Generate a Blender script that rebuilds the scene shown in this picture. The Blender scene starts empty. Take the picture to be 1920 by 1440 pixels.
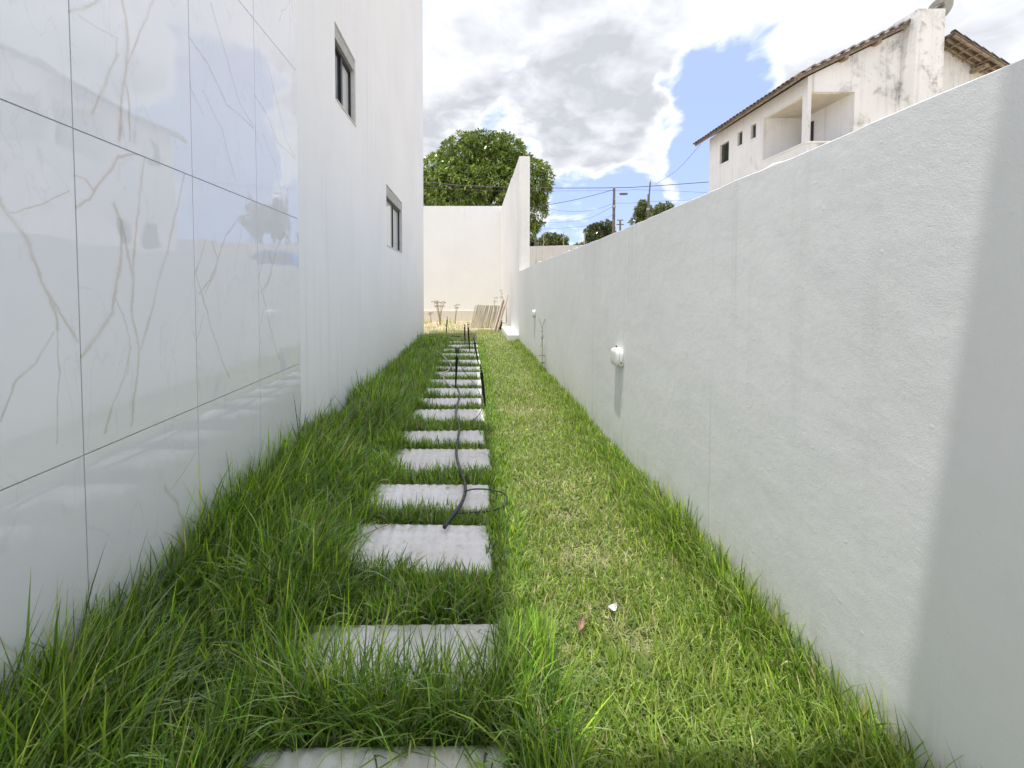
import bpy, bmesh, math, random
import numpy as np
from mathutils import Vector, Matrix

random.seed(7)
R = math.radians
scene = bpy.context.scene
col = scene.collection

# ------------------------------------------------------------------ camera
EYE = 1.40
F, PX, HY, PITCH = 763.0, 888.0, 543.0, R(2.0)       # focal length, vanishing point and pitch measured on a 1920 px wide photo
PY = HY + F * math.tan(PITCH)
cd = bpy.data.cameras.new('camera')
cam = bpy.data.objects.new('camera', cd)
col.objects.link(cam)
cam.location = (0, 0, EYE)
cam.rotation_euler = (R(90) - PITCH, 0, 0)
cd.sensor_width = 36
cd.lens = F / 1920 * 36
cd.shift_x = (960 - PX) / 1920
cd.shift_y = (PY - 720) / 1920
cd.clip_start = 0.05
cd.clip_end = 1500
scene.camera = cam
scene.cycles.max_bounces = 7
scene.cycles.diffuse_bounces = 4
scene.cycles.glossy_bounces = 3
scene.cycles.transmission_bounces = 3

# ------------------------------------------------------------------ sun, sky, exposure
SUN = Vector((0.118, 0.095, -1.0)).normalized()        # direction the light travels
sd = bpy.data.lights.new('sun', 'SUN')
sd.energy = 2.05
sd.angle = R(0.55)
sd.color = (1.0, 0.98, 0.95)
so = bpy.data.objects.new('sun', sd)
col.objects.link(so)
so.rotation_euler = SUN.to_track_quat('-Z', 'Y').to_euler()
so.location = (-3, -4, 25)

world = bpy.data.worlds.new('World')
scene.world = world
world.use_nodes = True
scene.view_settings.view_transform = 'Standard'
scene.view_settings.look = 'None'
scene.view_settings.exposure = 1.13
scene.view_settings.gamma = 1.0
scene.view_settings.use_curve_mapping = False


class NT:
    """small node-tree helper"""
    def __init__(self, tree):
        self.t = tree
        self.n = tree.nodes
        self.l = tree.links

    def node(self, typ, **kw):
        nd = self.n.new(typ)
        for k, v in kw.items():
            setattr(nd, k, v)
        return nd

    def set(self, sock, v):
        if isinstance(v, bpy.types.NodeSocket):
            self.l.new(v, sock)
        elif isinstance(v, (tuple, list)) and sock.type == 'RGBA' and len(v) == 3:
            sock.default_value = (*v, 1)
        else:
            sock.default_value = v

    def math(self, op, a, b=None, c=None, clamp=False):
        nd = self.node('ShaderNodeMath', operation=op)
        nd.use_clamp = clamp
        self.set(nd.inputs[0], a)
        if b is not None:
            self.set(nd.inputs[1], b)
        if c is not None:
            self.set(nd.inputs[2], c)
        return nd.outputs[0]

    def vmath(self, op, a, b=None, scale=None):
        nd = self.node('ShaderNodeVectorMath', operation=op)
        self.set(nd.inputs[0], a)
        if b is not None:
            self.set(nd.inputs[1], b)
        if scale is not None:
            self.set(nd.inputs['Scale'], scale)
        return nd.outputs['Value'] if op in ('LENGTH', 'DOT_PRODUCT', 'DISTANCE') else nd.outputs[0]

    def smooth(self, v, a, b, lo=0.0, hi=1.0):
        nd = self.node('ShaderNodeMapRange', interpolation_type='SMOOTHSTEP')
        self.set(nd.inputs[0], v)
        for i, x in enumerate((a, b, lo, hi)):
            nd.inputs[i + 1].default_value = x
        return nd.outputs[0]

    def noise(self, vec, scale, detail=3.0, rough=0.5, dist=0.0, out=0):
        nd = self.node('ShaderNodeTexNoise')
        if vec is not None:
            self.set(nd.inputs['Vector'], vec)
        nd.inputs['Scale'].default_value = scale
        nd.inputs['Detail'].default_value = detail
        nd.inputs['Roughness'].default_value = rough
        nd.inputs['Distortion'].default_value = dist
        return nd.outputs[out]

    def mix(self, fac, a, b, blend='MIX'):
        nd = self.node('ShaderNodeMix', data_type='RGBA', blend_type=blend)
        self.set(nd.inputs[0], fac)
        self.set(nd.inputs[6], a)
        self.set(nd.inputs[7], b)
        return nd.outputs[2]

    def mapping(self, vec, scale=(1, 1, 1), loc=(0, 0, 0)):
        nd = self.node('ShaderNodeMapping')
        self.set(nd.inputs[0], vec)
        nd.inputs['Scale'].default_value = scale
        nd.inputs['Location'].default_value = loc
        return nd.outputs[0]

    def coord(self, which='Object'):
        return self.node('ShaderNodeTexCoord').outputs[which]


def ray(px, py):
    u = (px - PX) / F
    v = (PY - py) / F
    return Vector((u, math.cos(PITCH) + v * math.sin(PITCH), -math.sin(PITCH) + v * math.cos(PITCH)))


CAMP = Vector((0, 0, EYE))


def at_y(px, py, y):
    d = ray(px, py)
    return CAMP + d * (y / d.y)


def at_x(px, py, x):
    d = ray(px, py)
    return CAMP + d * (x / d.x)


def at_z(px, py, z=0.0):
    d = ray(px, py)
    return CAMP + d * ((z - EYE) / d.z)


def build_sky():
    w = NT(world.node_tree)
    w.n.clear()
    out = w.node('ShaderNodeOutputWorld')
    bg = w.node('ShaderNodeBackground')
    sky = w.node('ShaderNodeTexSky', sky_type='NISHITA')
    sky.sun_disc = False
    sky.sun_elevation = math.asin(-SUN.z)
    sky.sun_rotation = math.atan2(-SUN.x, -SUN.y)
    sky.air_density = 1.0
    sky.dust_density = 0.8
    sky.ozone_density = 2.0
    d = w.coord('Generated')
    w.set(sky.inputs[0], w.vmath('NORMALIZE', w.vmath('ADD', d, (0, 0, 0.32))))
    sep = w.node('ShaderNodeSeparateXYZ')
    w.set(sep.inputs[0], d)
    zz = w.math('ADD', w.math('MAXIMUM', sep.outputs[2], 0.0), 0.28)
    cx = w.node('ShaderNodeCombineXYZ')
    w.set(cx.inputs[0], w.math('DIVIDE', sep.outputs[0], zz))
    w.set(cx.inputs[1], w.math('DIVIDE', sep.outputs[1], zz))
    cx.inputs[2].default_value = 3.7
    P = cx.outputs[0]
    wob = w.noise(P, 2.2, 3, 0.6, out=1)
    Pw = w.vmath('ADD', P, w.vmath('SCALE', w.vmath('SUBTRACT', wob, (0.5, 0.5, 0.5)), scale=0.26))
    n1 = w.noise(Pw, 1.7, 6, 0.60)
    n2 = w.noise(w.vmath('ADD', Pw, (-0.07, -0.12, 0.0)), 1.7, 5, 0.60)
    n3 = w.noise(Pw, 6.5, 4, 0.65)
    dens = w.math('ADD', w.math('ADD', n1, 0.065), w.math('MULTIPLY', w.math('SUBTRACT', n3, 0.5), 0.22))
    # blue openings above the neighbour's roof and low over the trees, cloud banks between them
    wd = w.vmath('ADD', d, w.vmath('SCALE', w.vmath('SUBTRACT', w.noise(d, 4.5, 3, 0.6, out=1), (0.5, 0.5, 0.5)), scale=0.28))
    wd = w.vmath('NORMALIZE', wd)
    for (px, py, r0, r1, amt) in ((1430, 160, 0.972, 0.998, -0.40), (1310, 240, 0.988, 1.0, -0.14), (1620, 40, 0.975, 0.998, 0.16), (1500, 30, 0.985, 0.999, 0.10), (1090, 425, 0.975, 0.999, -0.20), (1300, 400, 0.975, 0.999, -0.16), (965, 262, 0.994, 1.0, -0.20), (1060, 330, 0.994, 1.0, -0.08),
                                  (1000, 150, 0.90, 0.99, 0.13), (1250, 60, 0.96, 0.997, 0.12), (1290, 310, 0.994, 0.9995, 0.16), (1800, 60, 0.96, 0.997, 0.14), (1060, 300, 0.985, 0.999, 0.10)):
        hd = ray(px, py).normalized()
        dt = w.vmath('DOT_PRODUCT', wd, tuple(hd))
        dens = w.math('ADD', dens, w.smooth(dt, r0, r1, 0.0, amt))
    cover = w.smooth(dens, 0.46, 0.60)
    thick = w.smooth(dens, 0.50, 0.68)
    light = w.math('ADD', 0.12, w.math('MULTIPLY', w.math('SUBTRACT', n1, n2), 4.0), clamp=True)
    shade = w.math('MULTIPLY', thick, w.math('SUBTRACT', 1.0, w.math('MULTIPLY', light, 0.9)), clamp=True)
    cloud = w.mix(shade, (6.0, 6.1, 6.35), (3.05, 3.15, 3.4))
    blue = w.vmath('MULTIPLY', sky.outputs[0], (1.95, 1.60, 1.45))
    colr = w.mix(cover, blue, cloud)
    w.set(bg.inputs[0], colr)
    bg.inputs[1].default_value = 0.1
    w.l.new(bg.outputs[0], out.inputs[0])


build_sky()

# ------------------------------------------------------------------ mesh helpers


class MB:
    def __init__(self):
        self.v = []
        self.f = []

    def quad(self, *pts):
        i = len(self.v)
        self.v += [tuple(p) for p in pts]
        self.f.append(tuple(range(i, i + len(pts))))

    def box(self, x0, x1, y0, y1, z0, z1, M=None):
        i = len(self.v)
        p = [(x, y, z) for x in (x0, x1) for y in (y0, y1) for z in (z0, z1)]
        if M is not None:
            p = [tuple(M @ Vector(q)) for q in p]
        self.v += p
        for f in ((0, 1, 3, 2), (4, 6, 7, 5), (0, 4, 5, 1), (2, 3, 7, 6), (0, 2, 6, 4), (1, 5, 7, 3)):
            self.f.append(tuple(i + k for k in f))
        return self

    def tube(self, pts, rad, n=8, caps=True):
        pts = [Vector(p) for p in pts]
        if not hasattr(rad, '__len__'):
            rad = [rad] * len(pts)
        base = len(self.v)
        up = Vector((0, 0, 1))
        prev = None
        for k, p in enumerate(pts):
            t = (pts[min(k + 1, len(pts) - 1)] - pts[max(k - 1, 0)]).normalized()
            if prev is None:
                a = t.cross(up)
                if a.length < 1e-3:
                    a = t.cross(Vector((1, 0, 0)))
                a.normalize()
            else:
                a = (prev - t * prev.dot(t)).normalized()
            prev = a
            b = t.cross(a)
            for j in range(n):
                an = 2 * math.pi * j / n
                self.v.append(tuple(p + (a * math.cos(an) + b * math.sin(an)) * rad[k]))
        for k in range(len(pts) - 1):
            for j in range(n):
                a0 = base + k * n + j
                a1 = base + k * n + (j + 1) % n
                self.f.append((a0, a1, a1 + n, a0 + n))
        if caps:
            self.f.append(tuple(base + j for j in range(n))[::-1])
            self.f.append(tuple(base + (len(pts) - 1) * n + j for j in range(n)))
        return self

    def build(self, name, mat=None, parent=None, smooth=False, bevel=0.0, fix=True):
        me = bpy.data.meshes.new(name)
        me.from_pydata(self.v, [], self.f)
        if fix:
            bm = bmesh.new()
            bm.from_mesh(me)
            if bevel:
                bmesh.ops.bevel(bm, geom=bm.edges[:], offset=bevel, segments=2, affect='EDGES', profile=0.6)
            bmesh.ops.recalc_face_normals(bm, faces=bm.faces[:])
            bm.to_mesh(me)
            bm.free()
        if smooth:
            me.polygons.foreach_set('use_smooth', [True] * len(me.polygons))
        return link(name, me, mat, parent)


def link(name, me, mat=None, parent=None):
    o = bpy.data.objects.new(name, me)
    col.objects.link(o)
    if mat is not None and len(me.materials) == 0:
        me.materials.append(mat)
    if parent is not None:
        o.parent = parent
    return o


def empty(name, loc=(0, 0, 0), rot=(0, 0, 0)):
    o = bpy.data.objects.new(name, None)
    col.objects.link(o)
    o.location = loc
    o.rotation_euler = rot
    o.empty_display_size = 0.1
    return o


def tag(o, label=None, cat=None, group=None, kind=None):
    if label:
        o['label'] = label
    if cat:
        o['category'] = cat
    if group:
        o['group'] = group
    if kind:
        o['kind'] = kind
    return o


def copy_tree(o, parent=None):
    c = o.copy()
    col.objects.link(c)
    c.parent = parent
    for ch in list(o.children):
        copy_tree(ch, c)
    return c


def smooth_curve(pts, n=8):
    """Catmull-Rom through points"""
    pts = [Vector(p) for p in pts]
    out = []
    for i in range(len(pts) - 1):
        p0 = pts[max(i - 1, 0)]
        p1, p2 = pts[i], pts[i + 1]
        p3 = pts[min(i + 2, len(pts) - 1)]
        for k in range(n):
            t = k / n
            out.append(0.5 * ((2 * p1) + (p2 - p0) * t + (2 * p0 - 5 * p1 + 4 * p2 - p3) * t * t + (3 * p1 - p0 - 3 * p2 + p3) * t ** 3))
    out.append(pts[-1])
    return out


def np_mesh(name, verts, quads, tris, mat, parent=None, cols=None, smooth=False):
    """big mesh from numpy arrays"""
    me = bpy.data.meshes.new(name)
    nv, nq, nt_ = len(verts), len(quads), len(tris)
    me.vertices.add(nv)
    me.vertices.foreach_set('co', np.ascontiguousarray(verts, dtype=np.float32).ravel())
    loops = np.concatenate([np.asarray(quads, dtype=np.int32).ravel(), np.asarray(tris, dtype=np.int32).ravel()])
    me.loops.add(len(loops))
    me.loops.foreach_set('vertex_index', loops)
    me.polygons.add(nq + nt_)
    st = np.concatenate([np.arange(nq) * 4, nq * 4 + np.arange(nt_) * 3]).astype(np.int32)
    tot = np.concatenate([np.full(nq, 4), np.full(nt_, 3)]).astype(np.int32)
    me.polygons.foreach_set('loop_start', st)
    try:
        me.polygons.foreach_set('loop_total', tot)
    except Exception:
        pass
    if smooth:
        me.polygons.foreach_set('use_smooth', np.ones(nq + nt_, dtype=bool))
    if cols is not None:
        a = me.attributes.new('tint', 'FLOAT_COLOR', 'POINT')
        c4 = np.ones((nv, 4), dtype=np.float32)
        c4[:, :3] = cols
        a.data.foreach_set('color', c4.ravel())
    me.update()
    me.validate()
    return link(name, me, mat, parent)

# ------------------------------------------------------------------ materials


def new_mat(name):
    m = bpy.data.materials.new(name)
    m.use_nodes = True
    w = NT(m.node_tree)
    b = w.n['Principled BSDF']
    return m, w, b


def bump(w, b, height, strength=0.5, dist=0.01, chain=None):
    bp = w.node('ShaderNodeBump')
    bp.inputs['Strength'].default_value = strength
    bp.inputs['Distance'].default_value = dist
    w.set(bp.inputs['Height'], height)
    if chain is not None:
        w.set(bp.inputs['Normal'], chain)
    if b is not None:
        w.l.new(bp.outputs[0], b.inputs['Normal'])
    return bp.outputs[0]


def plain(name, c, rough=0.6, var=0.12, scale=8.0, bs=0.0, bscale=60.0, metal=0.0, spec=0.5, c2=None):
    m, w, b = new_mat(name)
    co = w.coord('Object')
    n = w.noise(co, scale, 5, 0.6)
    dark = c2 if c2 else tuple(x * (1 - var * 2) for x in c)
    lite = tuple(min(1, x * (1 + var * 0.6)) for x in c)
    w.set(b.inputs['Base Color'], w.mix(w.smooth(n, 0.3, 0.7), dark, lite))
    w.set(b.inputs['Roughness'], w.math('ADD', rough - 0.05, w.math('MULTIPLY', n, 0.1)))
    b.inputs['Metallic'].default_value = metal
    b.inputs['Specular IOR Level'].default_value = spec
    if bs:
        bump(w, b, w.noise(co, bscale, 4, 0.6), bs, 0.01)
    return m


def plaster(name, c, streak=0.3, streak_col=(0.42, 0.42, 0.39), bscale=140.0, bs=0.5, bdist=0.004, axis='y', topz=None, lumps=0.0, blotch=0.06, warm=None, mould=0.0, mscale=0.9, cracks=(), splash=0.0):
    """painted render: blotches, rain streaks, grainy relief"""
    m, w, b = new_mat(name)
    co = w.coord('Object')
    big = w.noise(co, 0.7, 4, 0.55)
    mid = w.noise(co, 5.0, 5, 0.6)
    base = w.mix(w.smooth(big, 0.3, 0.7), tuple(x * (1 - blotch) for x in c), tuple(min(0.9, x * (1 + blotch * 0.5)) for x in c))
    base = w.mix(w.math('MULTIPLY', w.smooth(mid, 0.5, 0.8), 0.10), base, tuple(x * 0.86 for x in c))
    s1 = w.noise(w.mapping(co, (9, 9, 0.30)), 1.0, 6, 0.65)
    s2 = w.noise(w.mapping(co, (28, 28, 0.55), (3, 7, 1)), 1.0, 4, 0.6)
    where = w.noise(co, 0.55, 3, 0.5)
    st = w.math('MULTIPLY', w.smooth(s1, 0.48, 0.72), w.math('ADD', 0.35, w.smooth(s2, 0.4, 0.65)))
    st = w.math('MULTIPLY', st, w.smooth(where, 0.30, 0.62))
    if topz is not None:                                     # run-off stains start at the coping
        sep = w.node('ShaderNodeSeparateXYZ')
        w.set(sep.inputs[0], co)
        tz = w.smooth(w.math('ADD', sep.outputs[2], w.math('MULTIPLY', s1, 0.5)), topz - 1.0, topz + 0.2, 0.30, 1.0)
        st = w.math('MULTIPLY', st, tz)
    base = w.mix(w.math('MULTIPLY', st, streak, clamp=True), base, streak_col)
    if mould:
        mo = w.noise(co, mscale, 8, 0.72, 0.4)
        mo2 = w.noise(w.mapping(co, (3, 3, 0.8)), 2.0, 6, 0.7)
        mm = w.math('MULTIPLY', w.smooth(mo, 0.60 - 0.15 * mould, 0.80 - 0.17 * mould), w.smooth(mo2, 0.33, 0.62))
        base = w.mix(w.math('MULTIPLY', mm, mould, clamp=True), base, (0.30, 0.29, 0.27))
    if cracks or splash:
        sp = w.node('ShaderNodeSeparateXYZ')
        w.set(sp.inputs[0], co)
    for cy in cracks:                                        # hairline joints in the render
        off = w.math('ABSOLUTE', w.math('SUBTRACT', w.math('ADD', sp.outputs[1], w.math('MULTIPLY', mid, 0.03)), cy + 0.015))
        ln = w.math('MULTIPLY', w.smooth(off, 0.006, 0.001), w.smooth(s2, 0.35, 0.6))
        base = w.mix(w.math('MULTIPLY', ln, 0.28), base, (0.30, 0.30, 0.28))
    if splash:                                               # soil splashed up by rain
        zz = w.math('ADD', sp.outputs[2], w.math('MULTIPLY', w.math('SUBTRACT', mid, 0.5), 0.35))
        sp_ = w.math('MULTIPLY', w.smooth(zz, 0.30, 0.02), w.smooth(s2, 0.3, 0.7))
        base = w.mix(w.math('MULTIPLY', sp_, splash), base, (0.42, 0.38, 0.28))
    w.set(b.inputs['Base Color'], base)
    b.inputs['Roughness'].default_value = 0.75
    b.inputs['Specular IOR Level'].default_value = 0.25
    fine = w.noise(co, bscale, 3, 0.55)
    nrm = bump(w, None, fine, bs, bdist)
    if lumps:
        vo = w.node('ShaderNodeTexVoronoi')
        w.set(vo.inputs['Vector'], co)
        vo.inputs['Scale'].default_value = 11.0
        spot = w.smooth(vo.outputs['Distance'], 0.10, 0.02)
        nrm = bump(w, None, spot, lumps, 0.006, nrm)
    nrm = bump(w, None, mid, 0.25, 0.02, nrm)
    w.l.new(nrm, b.inputs['Normal'])
    return m


M = {}
M['side_wall'] = plaster('side_wall_paint', (0.82, 0.822, 0.81), streak=0.22, streak_col=(0.46, 0.45, 0.40), bscale=240, bs=0.22, bdist=0.004, topz=1.9, lumps=0.13,
                         cracks=[at_x(1113, 500, 1.23).y, at_x(1172, 500, 1.23).y, at_x(1338, 500, 1.23).y], splash=0.40)
M['tall_wall'] = plaster('tall_wall_paint', (0.84, 0.83, 0.81), streak=0.38, streak_col=(0.50, 0.47, 0.42), bscale=120, bs=0.35, bdist=0.004)
M['end_wall'] = plaster('end_wall_paint', (0.90, 0.89, 0.87), streak=0.08, bscale=120, bs=0.25, bdist=0.003, blotch=0.03)
M['house_wall'] = plaster('house_paint', (0.86, 0.86, 0.865), splash=0.30, streak=0.22, streak_col=(0.52, 0.52, 0.50), bscale=160, bs=0.18, bdist=0.003, blotch=0.035)
M['plinth'] = plaster('plinth_render', (0.76, 0.71, 0.63), streak=0.2, bscale=90, bs=0.4)
M['paving'] = plain('pale_bounce_paving', (0.60, 0.59, 0.56), 0.85, 0.08, 3, 0.3, 60)  # pale so that the added paving bounces sunlight as fill
M['old_wall'] = plaster('old_wall_paint', (0.62, 0.60, 0.57), streak=0.75, streak_col=(0.25, 0.235, 0.21), bscale=60, bs=0.4)
M['villa'] = plaster('villa_paint', (0.88, 0.87, 0.85), streak=0.34, streak_col=(0.36, 0.34, 0.31), bscale=40, bs=0.3, bdist=0.008, mould=0.35)
M['villa_mould'] = plaster('villa_stained_paint', (0.87, 0.86, 0.84), streak=0.6, streak_col=(0.36, 0.35, 0.33), bscale=40, bs=0.3, bdist=0.008, mould=0.92)
M['pier'] = plaster('pier_stained_paint', (0.80, 0.79, 0.76), streak=0.7, streak_col=(0.36, 0.35, 0.34), bscale=40, bs=0.4, bdist=0.008, mould=0.85, mscale=2.2)
M['ceiling'] = plain('balcony_ceiling_paint', (0.66, 0.60, 0.48), 0.8, 0.06, 2.0)
M['dark_glass'] = plain('dark_glass', (0.035, 0.04, 0.045), 0.06, 0.1, 3.0, spec=0.8)
M['black_metal'] = plain('black_aluminium', (0.02, 0.02, 0.022), 0.4, 0.1, 20)
M['grey_metal'] = plain('grey_aluminium', (0.46, 0.45, 0.43), 0.5, 0.1, 12, metal=0.2)
M['white_plastic'] = plain('white_plastic', (0.84, 0.84, 0.82), 0.35, 0.03, 6)
M['black_plastic'] = plain('black_plastic', (0.018, 0.018, 0.02), 0.38, 0.2, 30)
M['hose'] = plain('black_polythene', (0.022, 0.023, 0.026), 0.27, 0.2, 30, spec=0.7)
M['white_tube'] = plain('weathered_white_tube', (0.62, 0.60, 0.54), 0.5, 0.12, 25)
M['brass'] = plain('brown_brass', (0.28, 0.16, 0.08), 0.4, 0.2, 40, metal=0.6)
M['roof_tile'] = plain('old_clay_tile', (0.20, 0.165, 0.14), 0.9, 0.3, 5, 0.4, 30)
M['rafter'] = plain('weathered_rafter', (0.33, 0.25, 0.17), 0.85, 0.2, 9)
M['pole'] = plain('weathered_pole', (0.20, 0.165, 0.14), 0.85, 0.2, 4, 0.3, 20)
M['wire'] = plain('black_cable', (0.05, 0.05, 0.055), 0.6)
M['bark'] = plain('bark', (0.11, 0.085, 0.065), 0.95, 0.25, 5, 0.6, 18)
M['dish'] = plain('grey_dish', (0.38, 0.39, 0.36), 0.6, 0.12, 5)
M['dry_leaf'] = plain('dry_leaf', (0.38, 0.25, 0.17), 0.7, 0.25, 30)
M['litter'] = plain('white_litter', (0.75, 0.74, 0.71), 0.6, 0.05, 30)
M['dry_stem'] = plain('dry_stem', (0.46, 0.38, 0.22), 0.85, 0.2, 20)
M['weed_stem'] = plain('weed_stem', (0.17, 0.16, 0.08), 0.8, 0.2, 30)
M['weed_leaf'] = plain('weed_leaf', (0.13, 0.20, 0.05), 0.55, 0.2, 30)
M['car_blue'] = plain('blue_car_paint', (0.02, 0.10, 0.42), 0.2, 0.03, 2, spec=0.7)
M['rubber'] = plain('black_rubber', (0.02, 0.02, 0.02), 0.8)
M['room'] = plain('dim_room', (0.20, 0.20, 0.19), 0.9)


def make_wood(name, c1, c2, c3):
    m, w, b = new_mat(name)
    co = w.coord('Object')
    rnd = w.node('ShaderNodeObjectInfo').outputs['Random']
    off = w.node('ShaderNodeCombineXYZ')
    w.set(off.inputs[0], w.math('MULTIPLY', rnd, 37.0))
    w.set(off.inputs[1], w.math('MULTIPLY', rnd, 11.0))
    p = w.vmath('ADD', co, off.outputs[0])
    g = w.noise(w.mapping(p, (60, 60, 2.0)), 1.0, 5, 0.6, 0.4)
    st = w.noise(w.mapping(p, (9, 9, 2.5)), 1.0, 4, 0.6)
    base = w.mix(w.smooth(rnd, 0.0, 1.0), c1, c2)
    base = w.mix(w.smooth(g, 0.35, 0.7), base, tuple(x * 0.62 for x in c1))
    base = w.mix(w.math('MULTIPLY', w.smooth(st, 0.52, 0.72), 0.75), base, c3)
    w.set(b.inputs['Base Color'], base)
    b.inputs['Roughness'].default_value = 0.85
    bump(w, b, g, 0.4, 0.004)
    return m


M['board'] = make_wood('weathered_board', (0.48, 0.43, 0.32), (0.74, 0.68, 0.54), (0.42, 0.27, 0.13))
M['red_board'] = make_wood('reddish_board', (0.30, 0.13, 0.09), (0.36, 0.17, 0.11), (0.42, 0.34, 0.24))
M['pale_board'] = make_wood('pale_board', (0.70, 0.66, 0.58), (0.74, 0.70, 0.62), (0.50, 0.42, 0.32))


def make_leaf_mat(name, trans=0.35, gloss=0.12, rough=0.4):
    m, w, b = new_mat(name)
    w.n.remove(b)
    out = w.n['Material Output']
    at = w.node('ShaderNodeAttribute', attribute_name='tint')
    c = at.outputs['Color']
    dif = w.node('ShaderNodeBsdfDiffuse')
    tr = w.node('ShaderNodeBsdfTranslucent')
    gl = w.node('ShaderNodeBsdfGlossy')
    gl.inputs['Roughness'].default_value = rough
    gl.inputs['Color'].default_value = (0.9, 0.95, 0.9, 1)
    w.set(dif.inputs[0], c)
    w.set(tr.inputs[0], w.mix(1.0, c, (1.25, 1.25, 0.65), 'MULTIPLY'))
    m1 = w.node('ShaderNodeMixShader')
    m1.inputs[0].default_value = trans
    w.l.new(dif.outputs[0], m1.inputs[1])
    w.l.new(tr.outputs[0], m1.inputs[2])
    lw = w.node('ShaderNodeFresnel')
    lw.inputs[0].default_value = 1.4
    m2 = w.node('ShaderNodeMixShader')
    w.set(m2.inputs[0], w.math('MULTIPLY', lw.outputs[0], gloss * 4, clamp=True))
    w.l.new(m1.outputs[0], m2.inputs[1])
    w.l.new(gl.outputs[0], m2.inputs[2])
    w.l.new(m2.outputs[0], out.inputs[0])
    return m


M['grass'] = make_leaf_mat('grass_blade', 0.42, 0.06, 0.42)
M['foliage'] = make_leaf_mat('tree_leaf', 0.25, 0.13, 0.4)


def make_soil():
    m, w, b = new_mat('lawn_soil')
    co = w.coord('Object')
    n = w.noise(co, 3.0, 6, 0.65)
    f = w.noise(co, 70.0, 4, 0.7)
    base = w.mix(w.smooth(n, 0.35, 0.65), (0.085, 0.11, 0.035), (0.17, 0.16, 0.075))
    base = w.mix(w.smooth(f, 0.5, 0.72), base, (0.34, 0.30, 0.16))
    w.set(b.inputs['Base Color'], base)
    b.inputs['Roughness'].default_value = 0.95
    bump(w, b, f, 0.6, 0.01)
    return m


def make_dirt():
    m, w, b = new_mat('dry_dirt')
    co = w.coord('Object')
    n = w.noise(co, 1.2, 6, 0.65)
    f = w.noise(co, 25.0, 5, 0.7)
    base = w.mix(w.smooth(n, 0.35, 0.65), (0.44, 0.37, 0.25), (0.58, 0.50, 0.36))
    base = w.mix(w.smooth(f, 0.45, 0.7), base, (0.22, 0.19, 0.10))
    w.set(b.inputs['Base Color'], base)
    b.inputs['Roughness'].default_value = 0.95
    bump(w, b, f, 0.5, 0.02)
    return m


M['soil'] = make_soil()
M['dirt'] = make_dirt()


def make_concrete():
    m, w, b = new_mat('cast_concrete')
    co = w.coord('Object')
    rnd = w.node('ShaderNodeObjectInfo').outputs['Random']
    off = w.node('ShaderNodeCombineXYZ')
    w.set(off.inputs[0], w.math('MULTIPLY', rnd, 23.0))
    p = w.vmath('ADD', co, off.outputs[0])
    n = w.noise(p, 4.0, 6, 0.62)
    f = w.noise(p, 120.0, 3, 0.6)
    s = w.noise(p, 11.0, 5, 0.7, 0.5)
    base = w.mix(w.smooth(n, 0.32, 0.68), (0.74, 0.73, 0.70), (0.85, 0.845, 0.825))
    base = w.mix(w.math('MULTIPLY', rnd, 0.30), base, (0.56, 0.53, 0.47))
    base = w.mix(w.math('MULTIPLY', w.smooth(s, 0.54, 0.70), 0.6), base, (0.50, 0.44, 0.34))
    base = w.mix(w.math('MULTIPLY', w.smooth(s, 0.42, 0.28), 0.5), base, (0.84, 0.84, 0.82))
    base = w.mix(w.smooth(f, 0.66, 0.74), base, (0.33, 0.32, 0.30))
    w.set(b.inputs['Base Color'], base)
    b.inputs['Roughness'].default_value = 0.7
    bump(w, b, w.math('ADD', f, w.math('MULTIPLY', s, 2.0)), 0.3, 0.003)
    return m


M['concrete'] = make_concrete()

# ------------------------------------------------------------------ terrain
XL, XR = -1.43, 1.23                # faces of the tiled house and of the low side wall
YEND = 18.80                        # face of the end wall
UP = 1.60                           # the neighbouring plots stand higher


def build_ground():
    mb = MB()
    xs = [-500, 1.305, 1.325, 500]
    ys = [-500, 18.93, 18.95, 500]
    for i in range(3):
        for j in range(3):
            def z(a, b_):
                return UP if (a >= 2 or b_ >= 2) else -0.05
            mb.quad(*[(xs[a], ys[b_], z(a, b_)) for a, b_ in ((i, j), (i + 1, j), (i + 1, j + 1), (i, j + 1))])
    tag(mb.build('ground', M['dirt']), kind='structure', label='dry earth of the plots round the white house')
    tag(MB().box(-14, 1.22, -16, -1.2, -0.04, 0.02).build('bounce_paving', M['paving']), kind='structure', label='unseen pale paving added behind the camera to bounce fill light')  # out-of-view paving, added so its sunlit surface fills the passage with light
    # lawn soil with small undulations
    nx, ny = 40, 230
    xs = np.linspace(XL - 0.01, XR + 0.02, nx)
    ys = np.linspace(-1.19, 13.9, ny)
    X, Y = np.meshgrid(xs, ys)
    Z = 0.006 * np.sin(X * 7 + Y * 3.1) + 0.005 * np.sin(X * 13 - Y * 9)
    v = np.stack([X, Y, Z], -1).reshape(-1, 3)
    q = [(j * nx + i, j * nx + i + 1, (j + 1) * nx + i + 1, (j + 1) * nx + i) for j in range(ny - 1) for i in range(nx - 1)]
    o = np_mesh('lawn_soil', v, np.array(q), np.zeros((0, 3), int), M['soil'], smooth=True)
    tag(o, kind='structure', label='brown soil and thatch under the grass of the side passage')


build_ground()

# ------------------------------------------------------------------ wall with openings


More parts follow.
